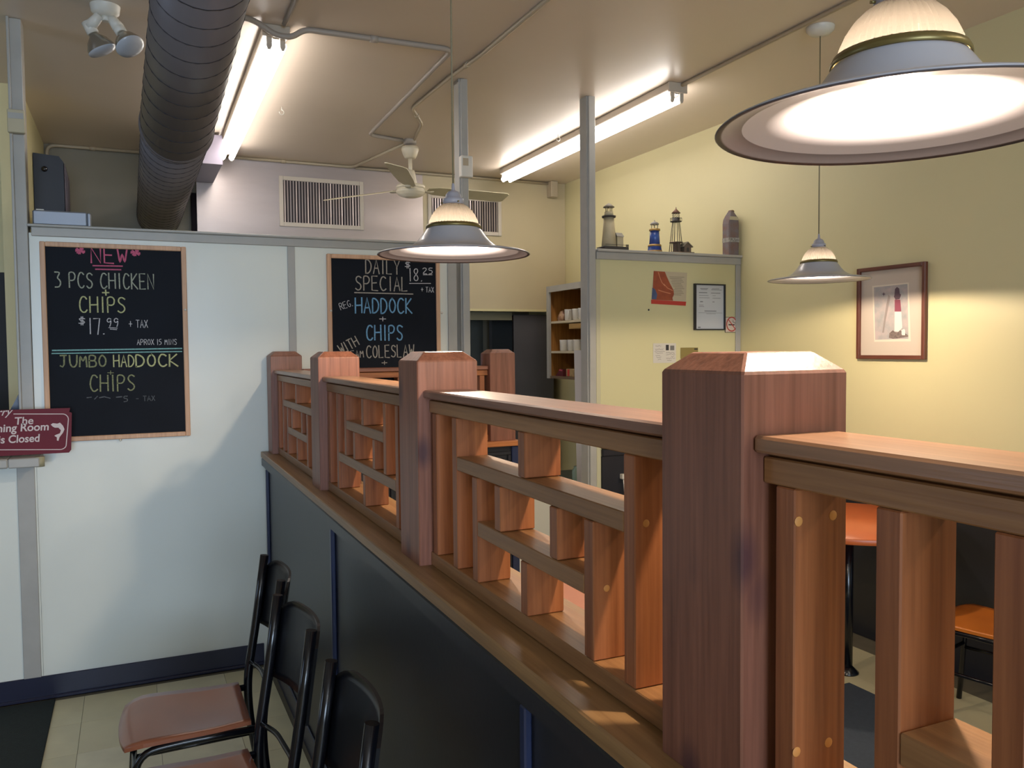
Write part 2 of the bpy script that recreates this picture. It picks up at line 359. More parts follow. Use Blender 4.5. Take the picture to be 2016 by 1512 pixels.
DX0, DX1 = 0.028, 0.100
ZPL, ZSB, ZST, ZCB, ZCT = 1.112, 1.437, 1.466, 1.4705, 1.489
def lattice(parent, y_hi, y_lo, low, place, slat_m, cross_m):
    """y_hi = face of the far post, y_lo = face of the near post; place(name, box(local dx0,dx1, y0,y1, z0,z1), mat)"""
    B = y_hi-y_lo; th = 0.0285
    def V(t, z0, z1, t1=None):
        c = y_hi-t*B; place('slat', DX0, DX1, c-th/2, c+th/2, z0, z1, slat_m)
    T = [0.168, 0.286, 0.405, 0.525, 0.643, 0.762, 0.879]
    z1a, z1b, z2a, z2b = 1.325, 1.355, 1.207, 1.238
    g = 0.0004
    V(0.034, ZPL, ZSB); V(1-0.022, ZPL, ZSB)
    V(T[0], ZPL, ZSB); V(T[6], ZPL, ZSB)
    h = th/2
    if not low:   # upper crosspiece long, lower one short
        place('crosspiece', DX0, DX1, y_hi-T[6]*B+h+g, y_hi-T[0]*B-h-g, z1a, z1b, cross_m)
        place('crosspiece', DX0, DX1, y_hi-T[5]*B+h+g, y_hi-T[1]*B-h-g, z2a, z2b, cross_m)
        V(T[1], ZPL, z1a-g); V(T[5], ZPL, z1a-g)
        V(T[2], z2b+g, z1a-g); V(T[4], z2b+g, z1a-g)
        V(T[3]-0.008, z1b+g, ZSB); V(T[3], ZPL, z2a-g)
    else:
        place('crosspiece', DX0, DX1, y_hi-T[5]*B+h+g, y_hi-T[1]*B-h-g, z1a, z1b, cross_m)
        place('crosspiece', DX0, DX1, y_hi-T[6]*B+h+g, y_hi-T[0]*B-h-g, z2a, z2b, cross_m)
        V(T[1], z2b+g, ZSB); V(T[5], z2b+g, ZSB)
        V(T[2], z2b+g, z1a-g); V(T[4], z2b+g, z1a-g)
        V(T[3]-0.008, z1b+g, ZSB); V(T[3], ZPL, z2a-g)
def place_long(name, a, b, y0, y1, z0, z1, m):
    obj(name, MB().box(a, b, L(y0), L(y1), z0+0.0003, z1-0.0003, 0.0016), m, rl)
M_capw = wood('cap_wood', '#a87c5c', '#846044', 'y', 0.3)
for k in range(4):
    yh = posts[k][0]; yl = posts[k+1][0]+posts[k+1][1]
    lattice(rl, yh-0.0005, yl+0.0005, k % 2 == 1, place_long, M_cz, M_cy)
    e = 0.0006
    place_long('bottom_rail', DX0, DX1+0.02, yl+e, yh-e, ZL+0.0005, ZPL, M_cy)
    place_long('sub_rail', DX0, DX1, yl+e, yh-e, ZSB, ZST, M_cy)
    place_long('spacer_strip', DX0+0.006, DX1-0.006, yl+e, yh-e, ZST, ZCB, M_cy)
    obj('cap_rail', MB().box(0.014, 0.126, L(yl+e), L(yh-e), ZCB+0.0004, ZCT, 0.003), wood('dark_cap', '#8a6350', '#6c4a3c', 'y', 0.33) if k == 2 else M_capw, rl)

for (px_, pz_, yy_) in ((0.641, 1.403, 0.6550), (0.688, 1.405, 0.6550), (0.640, 1.160, 0.6550), (0.684, 1.161, 0.6550), (0.652, 1.342, 0.9588), (0.656, 1.221, 1.0735)):
    obj('wood_plug', MB().lathe([(0.0001, 0), (0.0055, 0), (0.005, 0.0003), (0.0001, 0.0003)], n=14).xf(Matrix.Translation((px_-XP+0.007*(yy_-1.9), yy_-1.9-0.0001, pz_)) @ Matrix.Rotation(PI/2, 4, 'X')), mat('pale_wood_plug', '#c98d4c', 0.5), rl)
# transverse railing in front of the second blackboard
YT = 4.155
ht = struct('wall_half_back', MB().box(0.775, 1.92, YT+0.0, YB-0.012, 0, 1.049), M_navy)
def moulded(mb, x0, x1, z0, z1, y, d=0.012, wd=0.02):
    mb.box(x0, x1, y-d, y, z1-wd, z1, 0.003); mb.box(x0, x1, y-d, y, z0, z0+wd, 0.003)
    mb.box(x0, x0+wd, y-d, y, z0+wd, z1-wd, 0.003); mb.box(x1-wd, x1, y-d, y, z0+wd, z1-wd, 0.003); return mb
struct('panel_moulding', moulded(moulded(MB(), 1.2, 1.885, 0.3, 1.02, YT-0.0004), 1.235, 1.85, 0.335, 0.985, YT-0.0004, 0.007, 0.012), M_navy, ht)
struct('corner_strip', MB().box(1.888, 1.93, YT-0.016, YT-0.0004, 0, 1.048, 0.003), M_navyedge, ht)
struct('end_trim', MB().box(1.9215, 1.945, YT-0.01, YB-0.014, 0, 1.049, 0.003), M_white_pl, ht)
rt2 = thing('wooden_railing', 'short cedar railing crossing in front of the daily special blackboard', 'railing')
obj('ledge_board', MB().box(0.812, 1.935, YT-0.04, YB-0.012, 1.0505, ZL, 0.003), M_cx, rt2)
o = obj('post', post_mesh(0.150, 0.133), M_post, rt2); o.location = (1.768, YT, 0)
def place_t(name, a, b, y0, y1, z0, z1, m):
    # map: local length coordinate -> x, depth -> y
    obj(name, MB().box(y0, y1, YT+a, YT+b, z0+0.0003, z1-0.0003, 0.0016), m, rt2)
x0t, x1t = 0.772, 1.766
lattice(rt2, x1t, x0t+0.04, False, lambda n, a, b, y0, y1, z0, z1, m: place_t(n, a, b, y0, y1, z0, z1, m), M_cz, M_cx)
place_t('bottom_rail', DX0, DX1, 0.813, x1t, ZL+0.0005, ZPL, M_cx)
place_t('sub_rail', DX0, DX1, x0t, x1t, ZSB, ZST, M_cx)
obj('cap_rail', MB().box(x0t, x1t, YT+0.014, YT+0.126, ZCB-0.002, ZCT, 0.003), wood('dark_cedar_cap', '#8d5c46', '#6b4032', 'x', 0.4), rt2)

#@@LETTERS
# ------------------------------------------------------------------ stroke lettering
G = {
'A':'0,0 2,6 4,0|.8,2.2 3.2,2.2','B':'0,0 0,6 2.6,6 3.6,5.2 3.4,3.8 2.4,3.2 0,3.2|2.4,3.2 3.8,2.4 3.9,.9 2.8,0 0,0',
'C':'3.8,5.2 2.8,6 1.4,5.9 .3,4.4 0,2.6 .5,.9 1.7,0 3,.1 3.9,.9','D':'0,0 0,6 2,5.7 3.6,4.4 4,2.8 3.2,.9 1.6,0 0,0',
'E':'3.6,6 0,6 0,0 3.8,0|0,3.1 3,3.2','F':'3.6,6 0,6 0,0|0,3.1 3,3.2','G':'3.8,5.2 2.4,6 .8,5 0,3 .6,.8 2.2,0 3.7,.8 3.8,2.6 2.4,2.6',
'H':'0,0 0,6|4,0 4,6|0,3 4,3.1','I':'1.3,0 1.3,6','J':'.3,6 3.6,6|2.4,6 2.4,1.4 1.4,.1 .2,.9','K':'0,0 0,6|3.6,6 0,2.8 4,0',
'L':'0,6 0,0 3.4,0','M':'0,0 .4,6 2,2.4 3.6,6 4,0','N':'0,0 0,6 3.8,0 3.9,6','O':'2,6 .6,5 0,3 .6,.9 2,0 3.4,.9 4,3 3.4,5 2,6',
'P':'0,0 0,6 2.6,6 3.8,5 3.4,3.4 2.2,2.8 0,2.9','R':'0,0 0,6 2.6,6 3.7,5 3.3,3.6 2.2,3 0,3|1.8,3 4,0','S':'3.8,5.2 2.4,6 .8,5.6 .3,4.4 1.2,3.4 3,2.7 3.8,1.6 3,.3 1.4,0 .1,.7',
'T':'0,6 4,6|2,6 2,0','U':'0,6 .1,1.6 1.2,.1 2.8,.1 3.9,1.6 4,6','W':'0,6 1,0 2.1,4.4 3.1,0 4.2,6','X':'0,0 3.8,6|0,6 4,0','Y':'0,6 2,3 4,6|2,3 2,0',
'1':'.7,0 .6,6','2':'.2,4.8 1.4,6 3.2,5.6 3.5,4.2 0,0 4,0','3':'.2,5.9 3.6,6 1.6,3.6 3.2,3 3.8,1.6 2.8,.2 .2,.1','5':'3.6,6 .6,6 .4,3.4 2.4,3.7 3.8,2.4 3.2,.5 .4,0',
'7':'0,6 3.8,6 2.4,0','8':'2,3.2 .5,4.4 1,5.8 3,5.8 3.5,4.5 2,3.2 .3,1.6 1,.1 3,.1 3.7,1.5 2,3.2','9':'3.5,5 2,6 .4,4.8 .8,3.2 2.4,3 3.5,4.4 3.2,1.6 2.4,0',
'+':'0,3 4,3|2,1 2,5','$':'3.8,4.6 2,5.2 .3,4.4 1,3.3 3.2,2.6 3.8,1.6 2,.7 .1,1.2|1.6,6.4 1.5,-.4|2.6,6.4 2.5,-.4','.':'.3,0 .8,.2','-':'0,3 3,3',
'*':'0,3 4,3.2|2,1 2.1,5.4|.6,1.6 3.4,4.8|.5,4.9 3.5,1.5|.1,4 3.9,2.2|1.2,1 3,5.4'}
def stroke_text(mb, text, x, z, h, w, y, sw, gap=0.35, ang=0, jit=0.02, step=None):
    """draw text with its lower-left corner at x, z on a plane facing -y; w = width of a letter"""
    ca, sa = math.cos(ang), math.sin(ang); cx = 0
    for ch in text:
        if ch == ' ': cx += w*0.9; continue
        for st in G[ch].split('|'):
            pts = [tuple(float(q) for q in p.split(',')) for p in st.split()]
            P = []
            for (a, b) in pts:
                lx = cx+a/4*w+random.uniform(-jit, jit)*w; lz = b/6*h+random.uniform(-jit, jit)*h
                P.append(Vector((x+lx*ca-lz*sa, y, z+lx*sa+lz*ca)))
            if len(P) > 4: P = round_path(P, h*0.2, 2)
            ribbon(mb, P, sw)
        cx += w*((0.35 if ch in '1I.' else 1)+gap) if ch != 'I' else w*(0.75+gap*0.6)
    return cx
_rk = [0]
def ribbon(mb, P, sw):
    bm = mb.bm; _rk[0] += 1; off = -0.00002*(_rk[0] % 9)
    V = []
    for i, p in enumerate(P):
        t = (P[min(i+1, len(P)-1)]-P[max(i-1, 0)]); t.normalize(); n = Vector((-t.z, 0, t.x))*sw/2
        e = t*sw*0.25*(-1 if i == 0 else 1 if i == len(P)-1 else 0)
        V.append((bm.verts.new(p+n+e+Vector((0, off, 0))), bm.verts.new(p-n+e+Vector((0, off, 0)))))
    for a, b in zip(V, V[1:]): bm.faces.new((a[0], a[1], b[1], b[0]))
def chalk(name, col, dens=0.5):
    if name in MATS: return MATS[name]
    m = mat(name, col, 0.9, col2=None, var=dens, vscale=140, det=2); return m
C_pink = chalk('pink_chalk', '#cf6484', 0.25); C_yel = chalk('yellow_chalk', '#c9cb94', 0.35); C_white = chalk('white_chalk', '#d4d2d4', 0.3)
C_teal = chalk('teal_chalk', '#8fc3c0', 0.3); C_blue = chalk('blue_chalk', '#78acd2', 0.35); C_grey = chalk('beige_chalk', '#b5ada0', 0.35)
C_pale = chalk('pale_green_chalk', '#b3b8a4', 0.45); C_dim = chalk('faded_yellow_chalk', '#9a9e74', 0.5); C_faint = chalk('faint_grey_chalk', '#6a6e72', 0.5)

def blackboard(x0, z0, x1, z1, label):
    t = thing('blackboard', label, 'blackboard', (0, 0, 0)); fwid = 0.022; yf = YB-0.024; yb2 = YB-0.001
    obj('board', MB().box(x0+0.01, x1-0.01, YB-0.014, YB-0.002, z0+0.01, z1-0.01), M_board, t)
    f = MB(); obj('frame', MB().box(x0, x0+fwid, yf, yb2, z0, z1, 0.003).box(x1-fwid, x1, yf, yb2, z0, z1, 0.003).box(x0+fwid+0.0002, x1-fwid-0.0002, yf, yb2, z1-fwid, z1, 0.003).box(x0+fwid+0.0002, x1-fwid-0.0002, yf, yb2, z0, z0+fwid, 0.003), M_oak, t)
    return t
YC = YB-0.0145
BX0, BX1, BZ0, BZ1 = -0.359, 0.253, 1.176, 2.081
b1 = blackboard(BX0, BZ0, BX1, BZ1, 'blackboard reading NEW 3 PCS CHICKEN + CHIPS, left of the grey batten')
def px_b1(u, v):   # u,v = crop pixel (x, y) / 3 mapping of the first board
    return BX0+(u-0.0)*(BX1-BX0), BZ1-(v)*(BZ1-BZ0)
def write(board, name, m, items):
    mb = MB()
    for it in items:
        if it[0] == 'line':
            _, a, b, c, d, sw = it; ribbon(mb, [Vector((a, YC, b)), Vector((c, YC, d))], sw)
        else:
            txt, x, z, h, wd, sw = it[:6]; ang = it[6] if len(it) > 6 else 0
            stroke_text(mb, txt, x, z, h, wd, YC, sw, ang=ang, gap=it[7] if len(it) > 7 else 0.35)
    obj(name, mb, m, board, kind='stuff')
def BP(px, py):   # photo pixel -> blackboard plane
    d = fw*F+rt*(px-1008)-up*(py-756); t = (YC)/d.y; p = Vector((0, 0, H))+d*t; return p.x, p.z
def T(txt, px, py, px2, hpx, sw, ang=0):
    """text whose baseline starts at photo pixel px,py, ends near px2, cap height hpx (pixels)"""
    x, z = BP(px, py); x2, z2 = BP(px2, py); x3, z3 = BP(px, py-hpx)
    units = 0
    for i, ch in enumerate(txt):
        g = 0.35
        units += 0.9 if ch == ' ' else (0.35+g if ch in '1.' else 0.75+g*0.6 if ch == 'I' else 1+g)
    units -= 0.35
    return (txt, x, z, z3-z, (x2-x)/units, sw, ang)
def LN(px, py, px2, py2, sw): a = BP(px, py); b = BP(px2, py2); return ('line', a[0], a[1], b[0], b[1], sw)
write(b1, 'chalk_heading', C_pink, [T('NEW', 180, 517, 250, 30, 0.007), T('*', 149, 502, 167, 16, 0.006), T('*', 258, 506, 276, 16, 0.006), LN(183, 523, 241, 524, 0.006), LN(188, 530, 238, 531, 0.006)])
write(b1, 'chalk_lettering', C_pale, [T('3 PCS CHICKEN', 108, 566, 303, 31, 0.0055)])
write(b1, 'chalk_lettering', C_yel, [T('CHIPS', 157, 615, 247, 31, 0.006), T('+', 202, 584, 215, 16, 0.006)])
write(b1, 'chalk_lettering', C_white, [T('$', 155, 639, 168, 15, 0.0035), T('17.', 176, 658, 207, 31, 0.0045), T('99', 210, 643, 234, 17, 0.0038), T('+ TAX', 254, 645, 291, 15, 0.003), T('APROX 15 MINS', 270, 679, 348, 11, 0.0026), LN(214, 645, 231, 646, 0.0035), LN(217, 648, 230, 649, 0.003)])
write(b1, 'chalk_rule', C_teal, [LN(103, 690, 358, 686, 0.006), LN(102, 696, 358, 692, 0.005)])
write(b1, 'chalk_lettering', C_yel, [T('DOCK', 268, 722, 350, 24, 0.007), T('HAD', 224, 722, 264, 23, 0.0055)])
write(b1, 'chalk_lettering', C_dim, [T('JUMBO', 118, 723, 209, 23, 0.0065), T('CHIPS', 178, 771, 266, 32, 0.006), T('+', 212, 740, 224, 12, 0.003)])
write(b1, 'chalk_smudge', C_faint, [LN(171, 783, 180, 782, .004), LN(186, 786, 192, 780, .004), LN(196, 783, 205, 781, .005), LN(205, 781, 217, 784, .004), LN(229, 782, 240, 781, .005), T('5', 243, 791, 252, 11, .004), T('- TAX', 268, 790, 305, 10, .003)])
b2 = blackboard(0.925, 1.176, 1.535, 2.075, 'blackboard reading DAILY SPECIAL HADDOCK + CHIPS, behind the hanging lamp')
write(b2, 'chalk_heading', C_grey, [T('DAILY', 720, 538, 787, 28, 0.006), T('SPECIAL', 700, 571, 803, 28, 0.006), LN(698, 576, 813, 579, 0.0055)])
write(b2, 'chalk_lettering', C_white, [T('$', 797, 527, 808, 13, 0.0035), T('18.', 806, 553, 832, 25, 0.0045), T('25', 832, 539, 852, 12, 0.004), LN(833, 541, 851, 541, 0.003), LN(806, 558, 848, 558, 0.0035), T('+ TAX', 829, 575, 854, 10, 0.003), T('REG.', 671, 610, 697, 13, 0.003, 0.33), T('+', 747, 634, 760, 12, 0.004)])
write(b2, 'chalk_lettering', C_blue, [T('HADDOCK', 700, 616, 811, 30, 0.0075), T('CHIPS', 722, 670, 793, 30, 0.0075)])
write(b2, 'chalk_lettering', C_grey, [T('WITH', 673, 697, 712, 19, 0.0055, 0.48), T('CREAM', 673, 706, 716, 14, 0.0045, 0.05), T('COLESLAW', 722, 705, 815, 24, 0.0055, 0.02), T('+', 752, 720, 762, 11, 0.004)])
for bd, pts in ((b1, [(237, 866), (365, 610)]), (b2, [(651, 612), (869, 616)])):
    for (px, py) in pts:
        x, z = BP(px, py); obj('screw', MB().lathe([(0.0001, 0), (0.006, 0), (0.004, 0.003), (0.0001, 0.0035)], n=12).xf(Matrix.Translation((x, YB-0.0245, z)) @ Matrix.Rotation(PI/2, 4, 'X')), M_white_pl, bd)

# maroon sign standing on the counter shelf
sg = thing('closed_sign', 'maroon sign with cream lettering saying the dining room is closed', 'sign', (0, 0, 0))
YS = 4.19; M_maroon = mat('maroon_sign_plastic', '#6a1e2c', 0.5, spec=0.2, var=0.08); M_cr = mat('cream_sign_paint', '#cfc0bd', 0.5)
d = fw*F
def SP(px, py, y=YS): d = fw*F+rt*(px-1008)-up*(py-756); t = y/d.y; p = Vector((0, 0, H))+d*t; return p.x, p.z
sx1, sz1 = SP(141, 803); sx0 = sx1-0.62; sz0 = SP(135, 891)[1]
obj('board', MB().prism([(sx0, YS, sz0), (sx1-0.016, YS, sz0), (sx1-0.007, YS, sz0+0.012), (sx1, YS, sz1-0.022), (sx1-0.010, YS, sz1-0.018), (sx1-0.006, YS, sz1), (sx0, YS, sz1+0.001)], (0, 0.006, 0)), M_maroon, sg)
def text_mesh(body, size, loc, m, parent, shear=0.0, off=0.0, name='lettering', sx=1.0, rot=0.0):
    c = bpy.data.curves.new('t', 'FONT'); c.body = body; c.size = size; c.shear = shear; c.offset = off; c.extrude = 0.0003
    o = bpy.data.objects.new('t', c); COL.objects.link(o)
    dg = bpy.context.evaluated_depsgraph_get(); me = bpy.data.meshes.new_from_object(o.evaluated_get(dg))
    bpy.data.objects.remove(o); me.name = name
    me.transform(Matrix.Translation(loc) @ Matrix.Rotation(rot, 4, 'Y') @ Matrix.Rotation(PI/2, 4, 'X') @ Matrix.Diagonal((sx, 1, 1, 1)))
    me.materials.clear(); me.materials.append(m)
    q = bpy.data.objects.new(name, me); COL.objects.link(q); q.parent = parent; return q
x, z = SP(28, 836); text_mesh('The', 0.046, (x, YS-0.0012, z), M_cr, sg, 0.10, 0.0006)
x, z = SP(-30, 852); text_mesh('Dining Room', 0.048, (x, YS-0.0012, z), M_cr, sg, 0.10, 0.0009, sx=0.94)
x, z = SP(-4, 873); text_mesh('is Closed', 0.047, (x, YS-0.0012, z), M_cr, sg, 0.10, 0.0009, sx=0.90)
x, z = SP(-32, 821); text_mesh('Sorry', 0.045, (x, YS-0.0012, z), M_cr, sg, 0.45, 0.0003, rot=-0.05)
bd = MB()
pth = [SP(27, 815), SP(128, 815), SP(135, 822), SP(130, 880), SP(122, 885), SP(-90, 886)]
ribbon(bd, round_path([Vector((a, YS-0.0006, b)) for a, b in pth], 0.012, 4), 0.0035)
obj('border_line', bd, M_cr, sg)
fs = MB()
def sp3(px, py): a, b = SP(px, py); return (a, YS-0.0006, b)
fs.poly([sp3(*p) for p in ((100, 836), (104, 833), (113, 834), (118, 832), (124, 838), (127, 845), (124, 852), (120, 857), (118, 853), (120, 847), (115, 842), (108, 842), (104, 840))])
fs.poly([sp3(*p) for p in ((118, 853), (120, 857), (117, 861), (115, 868), (112, 867), (112, 861), (107, 858), (110, 856))])
obj('fish_emblem', fs, M_cr, sg, label='small leaping fish emblem')

#@@LAMPS
# ------------------------------------------------------------------ pendants
def rib(i, z): return 0.012*math.cos(PI*i)
def make_pendant(label, loc, cord_top):
    t = thing('pendant_lamp', label, 'lamp', loc, 0, 'hanging lamps with flared grey shades')
    # flared shade, outer grey skin and white lining as two parts
    out = [(0.078, 0.079), (0.081, 0.074), (0.087, 0.066), (0.098, 0.050), (0.110, 0.036), (0.124, 0.024), (0.142, 0.0155), (0.165, 0.0105), (0.195, 0.006), (0.220, 0.002), (0.2286, -0.002)]
    o = obj('shade', MB().lathe(out+[(0.230, -0.004), (0.2275, -0.0060), (0.220, -0.003)]+[(r-0.0004, z-0.0022) for r, z in out[::-1][2:]]+[out[0]], n=72), [M_enamel, M_enamelw, M_lip], t)
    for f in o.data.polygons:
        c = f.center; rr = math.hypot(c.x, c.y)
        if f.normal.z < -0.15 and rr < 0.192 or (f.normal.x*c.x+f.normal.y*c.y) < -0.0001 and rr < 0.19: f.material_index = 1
    for f in o.data.polygons:
        c = f.center
        if f.normal.z < -0.15 and math.hypot(c.x, c.y) >= 0.192 and c.z < 0.02: f.material_index = 2
    obj('brass_band', MB().lathe([(0.0790, 0.0795), (0.0812, 0.0785), (0.0825, 0.0740), (0.0840, 0.0745), (0.0835, 0.0800), (0.0805, 0.0860), (0.0740, 0.0872), (0.0735, 0.0860)], n=64), M_brass, t)
    n = 96
    g = MB().lathe([(0.0745, 0.087), (0.0715, 0.098), (0.0650, 0.113), (0.0550, 0.128), (0.0430, 0.140), (0.0310, 0.1475)], n=n, wob=lambda i, z: 0.022*(1 if i % 2 else -1), smooth=False)
    g = obj('glass_dome', g, M_ribglass, t, label='ribbed glowing glass dome')
    obj('fitter_collar', MB().lathe([(0.0295, 0.147), (0.0315, 0.147), (0.0315, 0.163), (0.0285, 0.1645), (0.0250, 0.166), (0.0225, 0.176), (0.0165, 0.184), (0.008, 0.188), (0.006, 0.190), (0.0045, 0.206), (0.0035, 0.210), (0.0001, 0.210)], n=36), M_collar, t)
    sc = MB()
    for k in range(3):
        a = 0.6+k*2*PI/3; sc.tube([(0.031*math.cos(a), 0.031*math.sin(a), 0.152), (0.038*math.cos(a), 0.038*math.sin(a), 0.152)], 0.0022, 8)
    obj('set_screws', sc, M_brass, t)
    obj('cord', MB().tube([(0, 0, 0.209), (0, 0, cord_top-loc[2]-0.035)], 0.0028, 8), M_cord, t)
    obj('ceiling_canopy', MB().lathe([(0.0001, -0.042), (0.012, -0.040), (0.045, -0.032), (0.062, -0.016), (0.064, 0.0)], 0, 0, cord_top-loc[2]-0.0005, 32), M_white_pl, t)
    obj('bulb', MB().lathe([(0.0001, 0.056), (0.014, 0.059), (0.022, 0.068), (0.024, 0.080), (0.020, 0.090), (0.014, 0.100), (0.013, 0.118), (0.0001, 0.119)], n=24), emit('bulb_glow', (1.0, 0.84, 0.66), 10.0), t)
    l = bpy.data.lights.new('lamp_bulb_light', 'POINT'); l.energy = PEND_W; l.color = (1.0, 0.81, 0.61); l.shadow_soft_size = 0.02
    lo = bpy.data.objects.new('lamp_bulb_light', l); COL.objects.link(lo); lo.parent = t; lo.location = (0, 0, 0.034)
    return t
M_ribglass = bpy.data.materials.new('ribbed_lamp_glass'); M_ribglass.use_nodes = True
nt = M_ribglass.node_tree; nt.nodes.clear()
_o = nt.nodes.new('ShaderNodeOutputMaterial'); _m = nt.nodes.new('ShaderNodeMixShader'); _t = nt.nodes.new('ShaderNodeBsdfTranslucent'); _g = nt.nodes.new('ShaderNodeBsdfGlossy'); _g.inputs['Roughness'].default_value = 0.15
_t.inputs[0].default_value = (0.0185, 0.0165, 0.0145, 1); _m.inputs[0].default_value = 0.08
_e = nt.nodes.new('ShaderNodeEmission'); _e.inputs[0].default_value = (1.0, 0.72, 0.42, 1); _e.inputs[1].default_value = 0.07
_a = nt.nodes.new('ShaderNodeAddShader')
nt.links.new(_t.outputs[0], _m.inputs[1]); nt.links.new(_g.outputs[0], _m.inputs[2]); nt.links.new(_m.outputs[0], _a.inputs[0]); nt.links.new(_e.outputs[0], _a.inputs[1]); nt.links.new(_a.outputs[0], _o.inputs[0])
make_pendant('large grey hanging lamp nearest the camera over the near railing post', (0.905, 0.778, 1.870), ZC)
make_pendant('grey hanging lamp in front of the daily special blackboard', (0.896, 2.374, 1.871), ZC)
make_pendant('grey hanging lamp beside the framed lighthouse picture', (2.941, 2.969, 1.894), ZC)

# ------------------------------------------------------------------ fluorescent fixtures
def fluor(label, x, y0, y1, dx=0.0):
    t = thing('fluorescent_fixture', label, 'light fixture', (x, y0, 0), -math.atan2(dx, y1-y0), 'ceiling tube fixtures'); Ln = y1-y0
    obj('housing', MB().box(-0.057, 0.057, 0.0, Ln, ZC-0.045, ZC-0.0008, 0.004).prism([(-0.03, 0.005, ZC-0.045), (0.03, 0.005, ZC-0.045), (0.012, 0.005, ZC-0.062), (-0.012, 0.005, ZC-0.062)], (0, Ln-0.01, 0)), M_fix, t)
    obj('end_plate', MB().box(-0.062, 0.062, -0.006, 0.004, ZC-0.056, ZC-0.0008, 0.002), M_fix, t)
    for s in (-1, 1):
        obj('tube', MB().tube([(s*0.030, 0.015, ZC-0.085), (s*0.030, Ln-0.015, ZC-0.085)], 0.019, 16), emit('tube_glow', (1.0, 0.93, 0.87), TUBE_E), t)
        for yy in (0.004, Ln-0.014):
            obj('lamp_holder', MB().prism([(s*0.030-0.012, yy, ZC-0.046), (s*0.030+0.012, yy, ZC-0.046), (s*0.030+0.012, yy, ZC-0.095), (s*0.030+0.006, yy, ZC-0.108), (s*0.030-0.006, yy, ZC-0.108), (s*0.030-0.012, yy, ZC-0.095)], (0, 0.010, 0)), M_fix, t)
    return t
fluor('twin tube ceiling fixture beside the black duct', 0.637, 3.93, 6.36, 0.03)
fluor('twin tube ceiling fixture above the lighthouses by the right wall', 2.815, 3.90, 6.33, 0.04)

# ------------------------------------------------------------------ conduits
def conduit(name, label, pts, r=0.011, m=None, clamps=()):
    t = thing(name, label, 'conduit')
    P = round_path([Vector(p) for p in pts], 0.06, 5)
    obj('pipe', MB().tube(P, r, 10), m or M_conduit, t)
    for c in clamps:
        i = int(c*(len(pts)-2)); a = Vector(pts[i]); b = Vector(pts[i+1]); q = a.lerp(b, 0.45); dr = (b-a).normalized()
        obj('coupling', MB().tube([q-dr*0.018, q+dr*0.018], r*1.35, 10), m or M_conduit, t)
    return t
zc = ZC-0.012
conduit('electrical_conduit', 'looping grey conduit from the black duct to the ceiling fan', [(0.47, 3.86, zc), (0.54, 3.885, zc), (0.63, 3.90, zc-0.045), (0.70, 3.90, zc-0.045), (0.76, 3.90, zc), (1.47, 3.88, zc), (1.515, 5.62, zc), (1.77, 5.68, zc)], 0.013, M_conduitg, (0.75,))
conduit('electrical_conduit', 'beige conduit bent in a dogleg beside the grey ceiling post', [(1.640, 1.2, zc), (1.625, 3.9, zc), (1.60, 4.25, zc), (1.59, 4.90, zc), (1.76, 5.22, zc), (1.84, 5.62, zc)], 0.011, M_conduit, (0.3, 0.8))
conduit('electrical_conduit', 'beige conduit along the top of the steel hood to the fan', [(0.67, YH-0.02, zc), (1.66, YH-0.02, zc), (1.82, 5.73, zc)], 0.011, M_conduit, (0.0,))
conduit('electrical_conduit', 'pale conduit above the dark speaker behind the left post', [(XK+0.02, YH+0.07, 2.85), (XK+0.02, YH+0.07, zc), (0.14, YH+0.07, zc)], 0.012, M_conduit, (1.0,))
conduit('electrical_conduit', 'thin beige conduit running to the right corner box', [(1.68, YH-0.02, zc-0.004), (3.41, YH-0.02, zc-0.004)], 0.011, M_conduit)
conduit('electrical_conduit', 'dark straight conduit on the ceiling above the left tube fixture', [(0.66, 1.5, zc), (0.665, 3.87, zc)], 0.012, M_conduitg)
conduit('electrical_conduit', 'raceway from the right tube fixture to the far lamp canopy', [(2.84, 3.89, zc), (2.79, 0.6, zc)], 0.011, M_conduit)
t = thing('junction_box', 'small beige box in the upper right kitchen corner', 'box'); obj('box', MB().box(3.41, 3.475, YH-0.09, YH-0.002, ZC-0.14, ZC-0.002, 0.004), M_conduit, t)
t = thing('thermostat_box', 'white box fixed high on the grey ceiling post', 'box'); obj('cover', MB().box(1.655, 1.722, YB-0.055, YB-0.0125, 2.515, 2.63, 0.004), M_white_pl, t); obj('dial_window', MB().box(1.663, 1.695, YB-0.057, YB-0.0552, 2.575, 2.615), M_conduit, t)
t = thing('alarm_box', 'beige box fixed high on the far left grey post', 'box'); obj('cover', MB().box(-0.462, -0.395, YB-0.06, YB-0.031, 2.545, 2.645, 0.003), mat('beige_box', '#b7ad90', 0.5), t); obj('lens_strip', MB().box(-0.458, -0.40, YB-0.062, YB-0.0602, 2.605, 2.63), M_trim, t)
for k, (hx, hy, lb) in enumerate(((0.87, 5.22, 'small white ceiling hook beside the left tube fixture'), (2.72, 5.15, 'small white ceiling hook beside the right tube fixture'))):
    hk = obj('ceiling_hook', MB().tube([(hx, hy, ZC-0.001), (hx, hy, ZC-0.02)]+[(hx+0.014*math.sin(a), hy, ZC-0.034+0.014*math.cos(a)) for a in [q*0.5 for q in range(0, 11)]], 0.0025, 6), M_white_pl); hk['label'] = lb; hk['category'] = 'hook'

